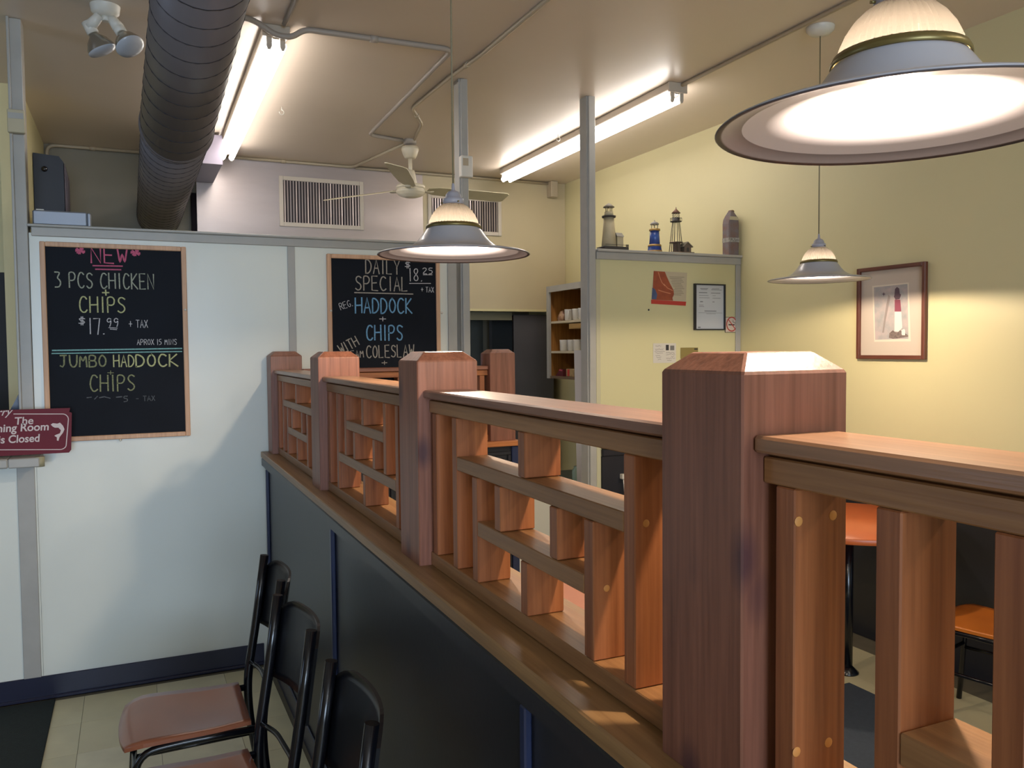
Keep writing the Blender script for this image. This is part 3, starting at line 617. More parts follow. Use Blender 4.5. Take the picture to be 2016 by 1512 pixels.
# ------------------------------------------------------------------ ceiling fan
fx, fy = 1.827, 5.69
ft = thing('ceiling_fan', 'yellowed white three blade ceiling fan in front of the steel hood', 'fan', (fx, fy, 0))
obj('ceiling_box', MB().lathe([(0.045, 0), (0.045, -0.03), (0.0001, -0.03)], 0, 0, ZC-0.0008, 24), M_conduitg, ft)
obj('canopy', MB().lathe([(0.045, 3.006), (0.058, 3.003), (0.062, 2.985), (0.052, 2.955), (0.040, 2.928), (0.030, 2.922), (0.0001, 2.922)], n=32), M_fan, ft)
obj('downrod', MB().tube([(0, 0, 2.925), (0, 0, 2.80)], 0.014, 14), M_fan, ft)
obj('rod_cover', MB().lathe([(0.0001, 2.84), (0.030, 2.84), (0.034, 2.82), (0.046, 2.755), (0.046, 2.74), (0.0001, 2.74)], n=28), M_fan, ft)
obj('motor', MB().lathe([(0.0001, 2.74), (0.095, 2.738), (0.102, 2.730), (0.102, 2.712), (0.098, 2.710), (0.098, 2.700), (0.102, 2.698), (0.100, 2.682), (0.085, 2.670), (0.085, 2.667), (0.070, 2.664), (0.070, 2.660), (0.05, 2.657), (0.05, 2.654), (0.0001, 2.652)], n=44), M_fan, ft)
az0 = -2.0
for k in range(3):
    a = az0+k*2*PI/3
    mb = MB(); bm = mb.bm
    # blade: widening board with pitch
    sec = [(0.13, 0.035), (0.20, 0.060), (0.40, 0.070), (0.72, 0.074), (0.755, 0.070), (0.77, 0.052)]
    pitch = math.radians(-15); top = []; bot = []
    for (rr, hwid) in sec:
        row = []
        for s in (-1, 1):
            for dz in (0.0025, -0.0025):
                lx = rr; ly = s*hwid*math.cos(pitch); lz = s*hwid*math.sin(pitch)+dz
                row.append(bm.verts.new((lx, ly, lz)))
        top.append(row)
    for A, B in zip(top, top[1:]):
        for i, j in ((0, 2), (2, 3), (3, 1), (1, 0)): bm.faces.new((A[i], A[j], B[j], B[i]))
    bm.faces.new((top[0][0], top[0][1], top[0][3], top[0][2])); bm.faces.new((top[-1][0], top[-1][2], top[-1][3], top[-1][1]))
    mb.xf(Matrix.Translation((0, 0, 2.712)) @ Matrix.Rotation(a, 4, 'Z'))
    bl = obj('blade', mb, M_blade, ft)
    br = MB().tube([(0.09, 0, -0.004), (0.125, 0, -0.012), (0.17, 0.0, -0.008)], [0.012, 0.010, 0.012], 8, flat=(2.2, 0.5)).xf(Matrix.Translation((0, 0, 2.712)) @ Matrix.Rotation(a, 4, 'Z'))
    obj('blade_bracket', br, M_fan, bl)

# ------------------------------------------------------------------ spiral duct
dt = thing('spiral_duct', 'large black spiral seam air duct under the ceiling', 'duct')
def duct_seg(p0, p1, R, pitch):
    p0 = Vector(p0); p1 = Vector(p1); t = (p1-p0); Ln = t.length; t.normalize()
    m = Matrix.Translation(p0) @ t.to_track_quat('Z', 'Y').to_matrix().to_4x4()
    o = obj('duct_section', MB().lathe([(R-0.003, 0), (R, 0), (R, Ln), (R-0.003, Ln)], n=64).xf(m), M_duct, dt)
    n = int(Ln/pitch*24); hp = [(R*math.cos(k*2*PI/24), R*math.sin(k*2*PI/24), Ln*k/n) for k in range(n+1)]
    obj('spiral_seam', MB().tube(hp, 0.0028, 4).xf(m), mat('duct_seam_shadow', '#2a2830', 0.5), o)
RD = 0.150; pj0 = Vector((0.218, 4.10, 2.600)); pend = Vector((0.218, YH+0.09, 2.585)); pn = Vector((0.261, 2.60, 2.889))
duct_seg(pj0, pend, RD, 0.115)
duct_seg(pn, pj0+(pn-pj0).normalized()*-0.03, RD+0.004, 0.115)
duct_seg((0.261, -2.5, 2.889), pn+Vector((0, 0.03, 0)), RD+0.001, 0.115)
for pc_, rx in ((pj0, 0.09), (pn, 0.09)):
    obj('elbow_collar', MB().lathe([(RD+0.002, -0.02), (RD+0.010, -0.012), (RD+0.010, 0.012), (RD+0.002, 0.02)], n=64).xf(Matrix.Translation(pc_) @ Matrix.Rotation(-PI/2, 4, 'X') @ Matrix.Rotation(rx, 4, 'X')), M_duct, dt)
t = thing('duct_branch', 'grey rectangular metal branch box between the duct and the hood', 'duct')
obj('box', MB().box(0.372, 0.598, 5.99, 6.66, 2.84, 3.03, 0.003), mat('grey_branch_metal', '#8e8794', 0.4, metal=0.5), t)
obj('flange', MB().box(0.368, 0.600, 5.975, 5.989, 2.836, 3.034, 0.002), mat('grey_branch_metal', '#8e8794'), t)

# ------------------------------------------------------------------ range hood
hd = thing('range_hood', 'wide steel kitchen hood with two vertical louvre grilles', 'hood', (0, 0, 0))
xh0 = 0.49
obj('front_panel', MB().box(xh0, 2.25, YH, YH+0.025, 1.905, ZC-0.002), M_steel, hd)
obj('painted_panel', MB().box(2.2505, XR-0.002, YH, YH+0.025, 1.905, ZC-0.002), mat('aged_cream_panel', '#c6b896', 0.45, var=0.08, vscale=1.5), hd)
obj('bottom_lip', MB().box(2.2, XR-0.004, YH-0.008, YH, 1.905, 1.925).box(xh0, 2.2, YH-0.008, YH, 1.905, 1.925), M_cream, hd)
obj('side_panel', MB().box(xh0-0.012, xh0, YH-0.01, YH+0.09, 1.915, ZC-0.02), M_steel, hd)
obj('edge_channel', MB().box(xh0-0.05, xh0-0.013, YH-0.004, YH+0.04, 1.9, 2.76), mat('flat_black', '#17141a', 0.8, spec=0.1), hd)
for i in range(3):
    xs = (0.62, 1.9, 3.2)[i]
for (gx0, gx1, gz0, gz1) in ((1.079, 1.745, 2.547, 2.935), (2.292, 2.962, 2.557, 2.878)):
    fr = 0.032
    g = obj('grille_frame', MB().box(gx0, gx0+fr, YH-0.012, YH-0.0005, gz0, gz1, 0.002).box(gx1-fr, gx1, YH-0.012, YH-0.0005, gz0, gz1, 0.002).box(gx0+fr, gx1-fr, YH-0.012, YH-0.0005, gz0, gz0+fr, 0.002).box(gx0+fr, gx1-fr, YH-0.012, YH-0.0005, gz1-fr, gz1, 0.002), mat('grille_frame_paint', '#c9c0b2', 0.4), hd)
    obj('grille_backing', MB().box(gx0+fr, gx1-fr, YH-0.003, YH-0.0008, gz0+fr, gz1-fr), mat('dark_filter', '#2a2227', 0.7), g)
    fin = MB(); n = 27; wd = (gx1-gx0-2*fr)/n
    for k in range(n):
        c = gx0+fr+wd*(k+0.5); a = random.uniform(0.25, 0.5)*(1 if k % 4 else -0.3)
        fin.prism([(c-wd*0.28, YH-0.012, gz0+fr), (c+wd*0.22, YH-0.009-a*0.006, gz0+fr), (c+wd*0.22, YH-0.0075-a*0.006, gz0+fr), (c-wd*0.28, YH-0.0105, gz0+fr)], (0, 0, gz1-gz0-2*fr))
    obj('louvre_fins', fin, mat('louvre_metal', '#aaa0a0', 0.35, metal=0.6), g, kind='stuff')
    sc = MB()
    for (sx, sz) in ((gx0+0.09, gz0+0.012), (gx1-0.09, gz0+0.012), (gx0+0.09, gz1-0.012), (gx1-0.09, gz1-0.012), (gx0+0.014, (gz0+gz1)/2), (gx1-0.014, (gz0+gz1)/2)):
        sc.lathe([(0.0001, 0), (0.006, 0), (0.0001, 0.003)], n=8).bm
    sc.bm.free()

# kitchen below the hood
cl = thing('cooler_cabinet', 'tall dark grey steel cabinet under the hood beyond the back railing post', 'cabinet')
obj('body', MB().box(3.10, 3.50, YH+0.06, 7.3, 0.0, 1.88, 0.004), mat('dark_grey_cabinet', '#55555a', 0.45, var=0.15, vscale=3), cl)
obj('door_edge', MB().box(3.088, 3.0995, YH+0.06, 7.2, 0.02, 1.87), M_black, cl)
st = thing('cookline_wall_panel', 'greenish dark steel splash panel beneath the hood', 'panel')
obj('sheet', MB().box(1.4, 3.08, 7.40, 7.44, 0.9, 2.2), M_darksteel, st)
obj('upper_band', MB().box(1.4, 3.08, YH+0.05, YH+0.09, 1.83, 1.90), mat('olive_band', '#6e6c58', 0.5), st)
sp = thing('wall_speaker', 'dark blue-black box speaker on the kitchen wall behind the left post', 'speaker')
x0s = XK+0.004; 
obj('body', MB().prism([(x0s, 5.95, 2.41), (x0s+0.165, 5.95, 2.41), (x0s+0.165, 5.95, 2.77), (x0s+0.14, 5.95, 2.805), (x0s, 5.95, 2.815)], (0, 0.26, 0)), mat('speaker_navy', '#222a38', 0.5), sp)
obj('grille', MB().prism([(x0s+0.168, 5.96, 2.42), (x0s+0.183, 5.985, 2.42), (x0s+0.183, 6.0, 2.70), (x0s+0.168, 5.96, 2.77)], (0, 0.20, 0)), mat('speaker_grille', '#5b5660', 0.6), sp)
obj('knobs', MB().lathe([(0.0001, 0), (0.018, 0), (0.014, 0.01), (0.0001, 0.01)], n=14).xf(Matrix.Translation((x0s+0.06, 5.949, 2.72)) @ Matrix.Rotation(PI/2, 4, 'X')), M_black, sp)
gb = thing('appliance_box', 'low grey metal box on top of the blackboard wall', 'box')
obj('body', MB().box(-0.385, -0.165, YB+0.012, YB+0.10, 2.1585, 2.225, 0.006), mat('grey_box_metal', '#8a8f98', 0.4, metal=0.3), gb)
obj('end_lid', MB().box(-0.1645, -0.150, YB+0.012, YB+0.10, 2.1585, 2.222, 0.004), mat('grey_box_metal', '#8a8f98'), gb)
obj('paper_tag', MB().box(-0.37, -0.34, YB+0.02, YB+0.05, 2.2255, 2.230), M_paper, gb)

# ------------------------------------------------------------------ twin floodlight (top left)
tf = thing('twin_floodlight', 'white double spotlight with two silver bulbs under the ceiling', 'light', (-0.060, 4.0, 0.0))
obj('base', MB().lathe([(0.0001, -0.045), (0.03, -0.045), (0.055, -0.03), (0.06, 0.0)], 0, 0, ZC-0.0006, 28), M_white_pl, tf)
obj('pivot', MB().tube([(0, 0, ZC-0.04), (0.0, 0.0, 2.99)], 0.016, 12), M_white_pl, tf)
for nm, p0, p1 in (('a', (-0.02, -0.01, 3.01), (-0.062, 0.02, 2.965)), ('b', (0.02, 0, 3.01), (0.050, -0.01, 2.965))):
    p0 = Vector(p0); p1 = Vector(p1); dr = (Vector((0.03, -0.03, -0.06)) if nm == 'b' else Vector((0.03, 0.0, -0.06))).normalized()
    h = obj('lamp_arm', MB().tube([p0, p1], [0.018, 0.026], 12).tube([p1-dr*0.022, p1+dr*0.03], 0.024, 14), M_white_pl, tf)
    mm = Matrix.Translation(p1+dr*0.028) @ dr.to_track_quat('Z', 'Y').to_matrix().to_4x4()
    b = obj('bulb', MB().lathe([(0.018, 0), (0.022, 0.012), (0.043, 0.034), (0.057, 0.062), (0.060, 0.074)], n=32).xf(mm), mat('silver_reflector', '#a5a096', 0.2, metal=0.8), tf)
    obj('bulb_lens', MB().lathe([(0.060, 0.074), (0.057, 0.081), (0.032, 0.089), (0.0001, 0.091)], n=32).xf(mm), mat('frosted_lens', '#b9bcc2', 0.25), b)

#@@SHELF
# ------------------------------------------------------------------ ornaments on the partition shelf
ZS = 2.1665; YO = YB+0.04
def oz(lab, cat, x, name): return thing(name, lab, cat, (x, YO, ZS))
o = oz('tall cream lighthouse ornament with a small house on a black base', 'ornament', 2.655, 'lighthouse_ornament')
M_lh = mat('cream_ornament', '#c4b795', 0.6, var=0.1, vscale=20); M_dk = mat('dark_ornament', '#3b3733', 0.6); M_rf = mat('grey_brown_roof', '#7d7565', 0.6)
obj('base', MB().box(-0.078, 0.092, -0.05, 0.045, 0, 0.020, 0.003), M_dk, o)
obj('tower', MB().lathe([(0.0001, 0.0205), (0.045, 0.0205), (0.031, 0.195), (0.0001, 0.195)], -0.018, 0, 0, 24), M_lh, o)
obj('gallery', MB().lathe([(0.0001, 0.1955), (0.041, 0.1955), (0.043, 0.205), (0.0001, 0.205)], -0.018, 0, 0, 24), M_dk, o)
obj('watch_room', MB().lathe([(0.0001, 0.2055), (0.028, 0.2055), (0.026, 0.230), (0.0001, 0.230)], -0.018, 0, 0, 20), M_lh, o)
pl = MB()
for k in range(6): a = k*PI/3+0.3; pl.tube([(-0.018+0.019*math.cos(a), 0.019*math.sin(a), 0.230), (-0.018+0.019*math.cos(a), 0.019*math.sin(a), 0.255)], 0.0025, 6)
obj('lantern_posts', pl, M_lh, o)
obj('roof', MB().lathe([(0.0001, 0.256), (0.034, 0.256), (0.033, 0.261), (0.018, 0.272), (0.0001, 0.283)], -0.018, 0, 0, 20), M_rf, o)
obj('keeper_house', MB().box(0.026, 0.068, -0.025, 0.025, 0.0205, 0.082), M_lh, o)
obj('house_roof', MB().prism([(0.022, -0.030, 0.0825), (0.072, -0.030, 0.0825), (0.070, -0.005, 0.108), (0.026, -0.005, 0.108)], (0, 0.035, 0)), mat('grey_shingle', '#8b867c', 0.6), o)
fe = MB()
for k in range(5): fe.tube([(0.074+0.004*k, -0.047, 0.02), (0.074+0.004*k, -0.047, 0.034)], 0.0015, 5)
fe.tube([(-0.07, -0.047, 0.03), (0.088, -0.047, 0.030)], 0.0012, 5)
obj('fence', fe, M_dk, o)
o = oz('small blue painted lighthouse ornament with gold bands', 'ornament', 2.965, 'lighthouse_ornament')
M_bl = mat('painted_blue', '#1d2f77', 0.3, col2='#3a5aa0', vscale=14); M_gold = mat('gold_band', '#b08d50', 0.35, metal=0.4)
obj('foot', MB().lathe([(0.0001, 0), (0.046, 0), (0.044, 0.012), (0.040, 0.034), (0.036, 0.048), (0.0001, 0.048)], n=28), M_bl, o)
obj('foot_band', MB().lathe([(0.0455, 0.003), (0.0475, 0.003), (0.0465, 0.011), (0.0445, 0.011), (0.0455, 0.003)], n=28).lathe([(0.040, 0.036), (0.0425, 0.036), (0.040, 0.048), (0.036, 0.048), (0.040, 0.036)], n=28), M_gold, o)
obj('tower', MB().lathe([(0.0001, 0.0485), (0.033, 0.0485), (0.028, 0.132), (0.0001, 0.132)], n=28), M_bl, o)
obj('gallery', MB().lathe([(0.0001, 0.1325), (0.034, 0.1325), (0.034, 0.144), (0.0001, 0.144)], n=28), M_gold, o)
pl = MB()
for k in range(6): a = k*PI/3; pl.tube([(0.021*math.cos(a), 0.021*math.sin(a), 0.144), (0.021*math.cos(a), 0.021*math.sin(a), 0.170)], 0.0028, 6)
obj('lantern_posts', pl, mat('cream_ornament_light', '#c2b893', 0.5), o)
obj('dome', MB().lathe([(0.0001, 0.1705), (0.027, 0.1705), (0.026, 0.178), (0.017, 0.186), (0.004, 0.190), (0.0035, 0.198), (0.0001, 0.199)], n=24), mat('grey_dome', '#8f8a82', 0.5), o)
o = oz('skeleton lighthouse ornament of brown wire legs with a little house', 'ornament', 3.125, 'lighthouse_ornament')
M_wd = mat('weathered_brown', '#6b5a4c', 0.6, var=0.2, vscale=40); M_rd = mat('rust_roof', '#74503e', 0.6)
obj('base', MB().box(-0.055, 0.105, -0.05, 0.045, 0, 0.007, 0.002), M_wd, o)
lg = MB()
for k in range(6):
    a = k*PI/3+0.2; lg.tube([(0.043*math.cos(a), 0.043*math.sin(a), 0.007), (0.022*math.cos(a), 0.022*math.sin(a), 0.196)], 0.0024, 6)
obj('legs', lg, mat('dark_wire', '#5a5444', 0.5), o)
obj('platform', MB().lathe([(0.0001, 0.066), (0.046, 0.066), (0.046, 0.070), (0.0001, 0.070)], n=6), M_wd, o)
obj('lower_room', MB().box(-0.010, 0.020, -0.02, 0.02, 0.0075, 0.0655), M_wd, o)
obj('gallery', MB().lathe([(0.0001, 0.1965), (0.035, 0.1965), (0.035, 0.201), (0.024, 0.201), (0.024, 0.222), (0.0001, 0.222)], n=24), M_dk, o)
ra = MB(); ra.tube([(0.036*math.cos(a*PI/8), 0.036*math.sin(a*PI/8), 0.219) for a in range(17)], 0.0013, 5)
for k in range(8): a = k*PI/4; ra.tube([(0.036*math.cos(a), 0.036*math.sin(a), 0.198), (0.036*math.cos(a), 0.036*math.sin(a), 0.219)], 0.0011, 5)
obj('railing', ra, M_dk, o)
wr_ = MB()
for k in range(8):
    a = k*PI/4; b = a+PI/4
    for (p, q) in ((a, b), (b, a)): wr_.tube([(0.022*math.cos(p), 0.022*math.sin(p), 0.222), (0.022*math.cos(q), 0.022*math.sin(q), 0.236), (0.022*math.cos(p), 0.022*math.sin(p), 0.250)], 0.001, 4)
obj('lantern_mesh', wr_, M_rf, o)
obj('roof', MB().lathe([(0.0001, 0.2505), (0.029, 0.2505), (0.012, 0.268), (0.003, 0.278), (0.002, 0.288), (0.0001, 0.289)], n=16), M_rd, o)
obj('house', MB().prism([(0.030, -0.045, 0.0075), (0.082, -0.045, 0.0075), (0.082, -0.045, 0.042), (0.056, -0.045, 0.064), (0.030, -0.045, 0.042)], (0, 0.05, 0)), M_wd, o)
obj('house_roof', MB().prism([(0.020, -0.05, 0.036), (0.056, -0.05, 0.0665), (0.056, -0.05, 0.0715), (0.017, -0.05, 0.040)], (0, 0.062, 0)).prism([(0.056, -0.05, 0.0665), (0.092, -0.05, 0.036), (0.095, -0.05, 0.040), (0.056, -0.05, 0.0715)], (0, 0.062, 0)), M_rf, o)
obj('doorway', MB().prism([(0.048, -0.0458, 0.009), (0.066, -0.0458, 0.009), (0.066, -0.0458, 0.030), (0.057, -0.0458, 0.037), (0.048, -0.0458, 0.030)], (0, 0.0006, 0)), M_dk, o)
o = thing('wooden_buoy', 'weathered grey-brown wooden lobster buoy with white band at shelf end', 'buoy', (3.530, YB+0.012, ZS))
mb = MB(); bm = mb.bm; prev = None
secs = [(0.0, 0.040), (0.20, 0.041), (0.228, 0.036), (0.25, 0.026), (0.272, 0.016), (0.288, 0.009)]
for (z, hh) in secs:
    d = min(hh, 0.03); row = [bm.verts.new(p) for p in ((-hh, -d, z), (-hh*0.75, -d-0.004, z), (hh*0.75, -d-0.004, z), (hh, -d, z), (hh, d, z), (-hh, d, z))]
    if prev:
        for i in range(6): bm.faces.new((prev[i], prev[(i+1) % 6], row[(i+1) % 6], row[i]))
    else: bm.faces.new(row[::-1])
    prev = row
bm.faces.new(prev)
M_buoy = mat('weathered_buoy', '#6f6a6e', 0.8, col2='#73584c', vscale=22)
obj('body', mb, M_buoy, o)
obj('white_band', MB().box(-0.0418, 0.0418, -0.0358, 0.0315, 0.082, 0.110), mat('worn_white', '#a9a49a', 0.8, var=0.5, vscale=60), o)
mb = MB(); mb.prism([(-0.0385, -0.0362, 0.222), (0.0385, -0.0362, 0.222), (0.029, -0.031, 0.245), (-0.029, -0.031, 0.245)], (0, 0.002, 0)); obj('white_shoulder', mb, mat('worn_cream', '#b4a98c', 0.8, var=0.2), o)
obj('rope_loop', MB().tube([(0.010*math.cos(a), -0.016-0.004*math.sin(a*2), 0.274+0.012*math.sin(a)) for a in [q*PI/6 for q in range(13)]], 0.0032, 7), mat('old_rope', '#8c7552', 0.9), o)
bt = MB(); _sv = YC
for q in range(6): ribbon(bt, [Vector((-0.030+q*0.010, -0.0362, 0.088+0.012*(q % 2))), Vector((-0.024+q*0.010, -0.0362, 0.103-0.010*(q % 3)/2))], 0.0022)
obj('faded_marks', bt, M_inkd, o)

# ------------------------------------------------------------------ papers on the partition
def flat_quad(px, y, mb, pts, mi=0): mb.poly([(a, y, b) for a, b in pts], mi)
YP = YB-0.0006
po = thing('health_poster', 'poster of folded orange arms with red bottom strip on the partition', 'poster')
def PP(px, py, y=YP): a, b = SP(px, py, y); return (a, y, b)
obj('sheet', MB().prism([PP(1282, 598), PP(1350, 602), PP(1352.5, 537), PP(1287, 533)], (0, -0.0012, 0)), mat('poster_beige', '#b9ad93', 0.6), po)
yy = YP-0.0016
obj('picture', MB().poly([PP(1287, 533.5, yy), PP(1309, 535, yy), PP(1313, 545, yy), PP(1319, 558, yy), PP(1326, 571, yy), PP(1327, 580, yy), PP(1324, 586, yy), PP(1325, 592, yy), PP(1284, 590, yy)]), mat('poster_orange', '#a4512f', 0.6, col2='#8a4028', vscale=16), po)
obj('blue_patch', MB().poly([PP(1284.3, 566, yy-0.0003), PP(1290, 570, yy-0.0003), PP(1294, 580, yy-0.0003), PP(1292, 589, yy-0.0003), PP(1283, 589, yy-0.0003)]), mat('poster_blue', '#48587f', 0.6, var=0.3, vscale=30), po)
obj('bottom_strip', MB().poly([PP(1282, 590, yy-0.0004), PP(1351, 594, yy-0.0004), PP(1350, 602, yy-0.0004), PP(1282, 598, yy-0.0004)]), M_red, po)
hl = MB()
for pts in (((1296, 536), (1299, 546), (1303, 556), (1309, 563)), ((1307, 559), (1314, 567), (1324, 572)), ((1296, 571), (1308, 575), (1320, 578))): ribbon(hl, [Vector(PP(a, b, yy-0.0006)) for a, b in pts], 0.004)
obj('sleeve_highlights', hl, mat('poster_pale_orange', '#cf8a66', 0.6), po)
tl = MB()
for k in range(12): a = 1318+min(k, 7)*1.2+(2 if k in (2, 7) else 0); b = 545+k*3.2; ribbon(tl, [Vector(PP(a, b, yy)), Vector(PP(1347-(k*5 % 7), b+0.8, yy))], 0.0035)
obj('text_lines', tl, mat('poster_text', '#8f8672', 0.7), po)
ce = thing('framed_certificate', 'black framed white certificate on the partition beside the poster', 'certificate')
p = [PP(1364, 649), PP(1424, 650), PP(1427.5, 560), PP(1366, 558.5)]
x0c, z0c, x1c, z1c = p[0][0]+0.004, p[1][2], p[1][0]+0.004, p[3][2]
def ring_frame(mb, x0, x1, z0, z1, l, r, b, t, y0, y1):
    O = [(x0, z0), (x1, z0), (x1, z1), (x0, z1)]; I = [(x0+l, z0+b), (x1-r, z0+b), (x1-r, z1-t), (x0+l, z1-t)]; bm = mb.bm
    V = [[bm.verts.new((a, y, c)) for a, c in P] for y in (y0, y1) for P in (O, I)]
    for k in range(4):
        n = (k+1) % 4
        for A, B in ((V[0], V[1]), (V[1], V[3]), (V[3], V[2]), (V[2], V[0])): bm.faces.new((A[k], A[n], B[n], B[k]))
    return mb
obj('frame', ring_frame(MB(), x0c, x1c, z0c, z1c, 0.010, 0.008, 0.008, 0.008, YB-0.02, YB-0.0006), mat('black_picture_frame', '#1d1e26', 0.35), ce)
obj('sheet', MB().box(x0c+0.01, x1c-0.008, YB-0.008, YB-0.002, z0c+0.008, z1c-0.008), mat('cool_white_paper', '#c4c8cc', 0.5), ce)
tl = MB(); W = x1c-x0c; Hh = z1c-z0c
for (u0, u1, v, sw) in ((.2, .45, .10, .004), (.22, .42, .125, .003), (.58, .82, .10, .003), (.56, .9, .125, .003), (.16, .42, .19, .005), (.55, .85, .195, .004), (.16, .46, .25, .0025), (.6, .7, .25, .0025), (.16, .5, .30, .0025), (.6, .86, .305, .003), (.2, .28, .385, .006), (.6, .66, .385, .004), (.16, .3, .46, .003), (.16, .32, .49, .0025), (.34, .72, .585, .005), (.14, .92, .625, .002), (.4, .7, .645, .002), (.13, .2, .94, .008)):
    ribbon(tl, [Vector((x0c+u0*W, YB-0.0084, z1c-v*Hh)), Vector((x0c+u1*W, YB-0.0084, z1c-v*Hh))], sw)
obj('text_lines', tl, mat('pale_ink', '#7e8286', 0.7), ce)
ns = thing('no_smoking_sign', 'small no smoking sign with red ring beside the black certificate', 'sign')
x0n, z0n = SP(1427.5, 654.5, YB-0.004); x1n, z1n = SP(1453, 624.5, YB-0.004)
obj('card', MB().box(x0n, x1n, YB-0.004, YB-0.0006, z0n, z1n), M_black, ns); obj('face', MB().box(x0n+0.003, x1n-0.002, YB-0.0048, YB-0.0041, z0n+0.003, z1n-0.002), mat('sign_face', '#d2c2b4', 0.5), ns)
cxn, czn, rn = (x0n+x1n)/2, (z0n+z1n)/2+0.004, (x1n-x0n)*0.385
rg = MB(); ribbon(rg, [Vector((cxn+rn*math.cos(a), YB-0.0052, czn+rn*1.1*math.sin(a))) for a in [q*PI/16 for q in range(33)]], 0.007); ribbon(rg, [Vector((cxn-rn*.7, YB-0.0056, czn+rn*.77)), Vector((cxn+rn*.7, YB-0.0056, czn-rn*.77))], 0.006)
obj('red_ring', rg, M_red, ns)
cg = MB(); ribbon(cg, [Vector((cxn-rn*.6, YB-0.0054, czn-rn*.1)), Vector((cxn+rn*.55, YB-0.0054, czn-rn*.1))], 0.007)
for q in (0, 0.008): ribbon(cg, round_path([Vector((cxn+rn*.55+q, YB-0.0054, czn+rn*.05)), Vector((cxn+rn*.5+q, YB-0.0054, czn+rn*.3)), Vector((cxn+rn*.1+q, YB-0.0054, czn+rn*.35)), Vector((cxn+rn*.15+q, YB-0.0054, czn+rn*.7))], 0.01, 3), 0.002)
obj('cigarette_symbol', cg, M_inkd, ns)
pc = thing('handwritten_postcard', 'white handwritten postcard with stamp low on the partition', 'postcard')
x0p, z1p = SP(1286, 676, YB-0.002); x1p, z0p = SP(1331, 714, YB-0.002)
obj('card', MB().box(x0p, x1p, YB-0.0018, YB-0.0006, z0p, z1p), mat('postcard_white', '#c8c4ba', 0.6), pc)
sc = MB(); random.seed(3)
def scribble(u0, u1, v):
    n = int((u1-u0)*34); P = [Vector((x0p+(u0+(u1-u0)*k/n)*(x1p-x0p), YB-0.0021, z1p-(v+random.uniform(-.032, .032))*(z1p-z0p))) for k in range(n+1)]; ribbon(sc, P, 0.0016)
for (a, b, v) in ((.1, .34, .14), (.08, .44, .3), (.06, .5, .4), (.1, .42, .5), (.1, .3, .6), (.14, .34, .7), (.2, .34, .82), (.56, .92, .48), (.56, .95, .57), (.78, .92, .66), (.56, .95, .76), (.6, .8, .88)): scribble(a, b, v)
obj('handwriting', sc, M_inkd, pc)
sw_, hh_ = x1p-x0p, z1p-z0p
obj('stamp', MB().box(x0p+.55*sw_, x0p+.68*sw_, YB-0.0024, YB-0.0019, z1p-.36*hh_, z1p-.08*hh_), M_inkd, pc)
obj('postmark', MB().box(x0p+.74*sw_, x0p+.92*sw_, YB-0.0022, YB-0.0019, z1p-.36*hh_, z1p-.12*hh_), M_ink, pc)
np_ = thing('brass_nameplate', 'small olive brass plaque partly hidden by the near post', 'plaque')
x0q, z1q = SP(1340, 684.5, YB-0.003); x1q, _ = SP(1374.5, 684.5, YB-0.003); obj('plate', MB().box(x0q, x1q, YB-0.003, YB-0.0006, z1q-0.07, z1q, 0.0008), mat('olive_brass', '#8d7f4e', 0.4, metal=0.4), np_)
obj('engraved_line', MB().box(x1q-0.03, x1q-0.004, YB-0.0036, YB-0.0031, z1q-0.014, z1q-0.006), M_inkd, np_)
tk = obj('wall_nail', MB().lathe([(0.0001, 0), (0.006, 0), (0.004, 0.004), (0.0001, 0.005)], n=10).xf(Matrix.Translation((SP(1277, 610, YB)[0], YB-0.0008, SP(1277, 610, YB)[1])) @ Matrix.Rotation(PI/2, 4, 'X')), M_dk); tk['label'] = 'tiny dark nail below the orange arms poster'; tk['category'] = 'nail'

# framed lighthouse picture on the right wall
fp = thing('framed_picture', 'red-brown framed lighthouse print on the cream right wall', 'picture')
ya, yb_, za, zb_ = 2.906, 3.334, 1.509, 1.993; fwd = 0.020
XW = XR-0.0006
for a, b in ((ya, ya+fwd), (yb_-fwd, yb_)): obj('frame_side', MB().box(XW-0.022, XW, a, b, za, zb_, 0.002), M_walnut, fp)
for a, b in ((za, za+fwd), (zb_-fwd, zb_)): obj('frame_side', MB().box(XW-0.022, XW, ya+fwd+0.0003, yb_-fwd-0.0003, a, b, 0.002), M_walnuty, fp)
obj('mat_board', MB().box(XW-0.006, XW-0.001, ya+fwd, yb_-fwd, za+fwd, zb_-fwd), mat('taupe_mat_board', '#c2b4a4', 0.7), fp)
def RW(px, py): d = fw*F+rt*(px-1008)-up*(py-756); t = (XW-0.007)/d.x; p = Vector((0, 0, H))+d*t; return p
def rwp(L_, off=0.0): return [(XW-0.007-off, RW(a, b).y, RW(a, b).z) for a, b in L_]
obj('inner_mat', MB().poly(rwp([(1717, 563), (1789, 556), (1793, 672), (1721, 673)], -0.0004)), mat('cream_inner_mat', '#d6cbb8', 0.7), fp)
obj('print', MB().poly(rwp([(1720.5, 566), (1786.5, 559), (1788.5, 667), (1723, 669)])), mat('lighthouse_print', '#b5a6a2', 0.7, col2='#9a9a98', vscale=26), fp)
obj('printed_tower_red', MB().poly(rwp([(1761.5, 590), (1772.5, 590), (1774.5, 613.5), (1761.5, 613.5)], 0.0004)), mat('print_red', '#834050', 0.7), fp)
obj('printed_tower_white', MB().poly(rwp([(1761.5, 613.5), (1774.5, 613.5), (1776.5, 645), (1769, 653), (1761, 652)], 0.0004)), mat('print_white', '#d5d0c8', 0.7), fp)
obj('printed_lantern', MB().poly(rwp([(1761, 581), (1762, 569), (1766, 565), (1770.5, 568), (1771.5, 578), (1774, 580), (1773, 584), (1771, 589), (1763, 590), (1760, 584)], 0.0004)), mat('print_dark', '#5b4650', 0.7), fp)
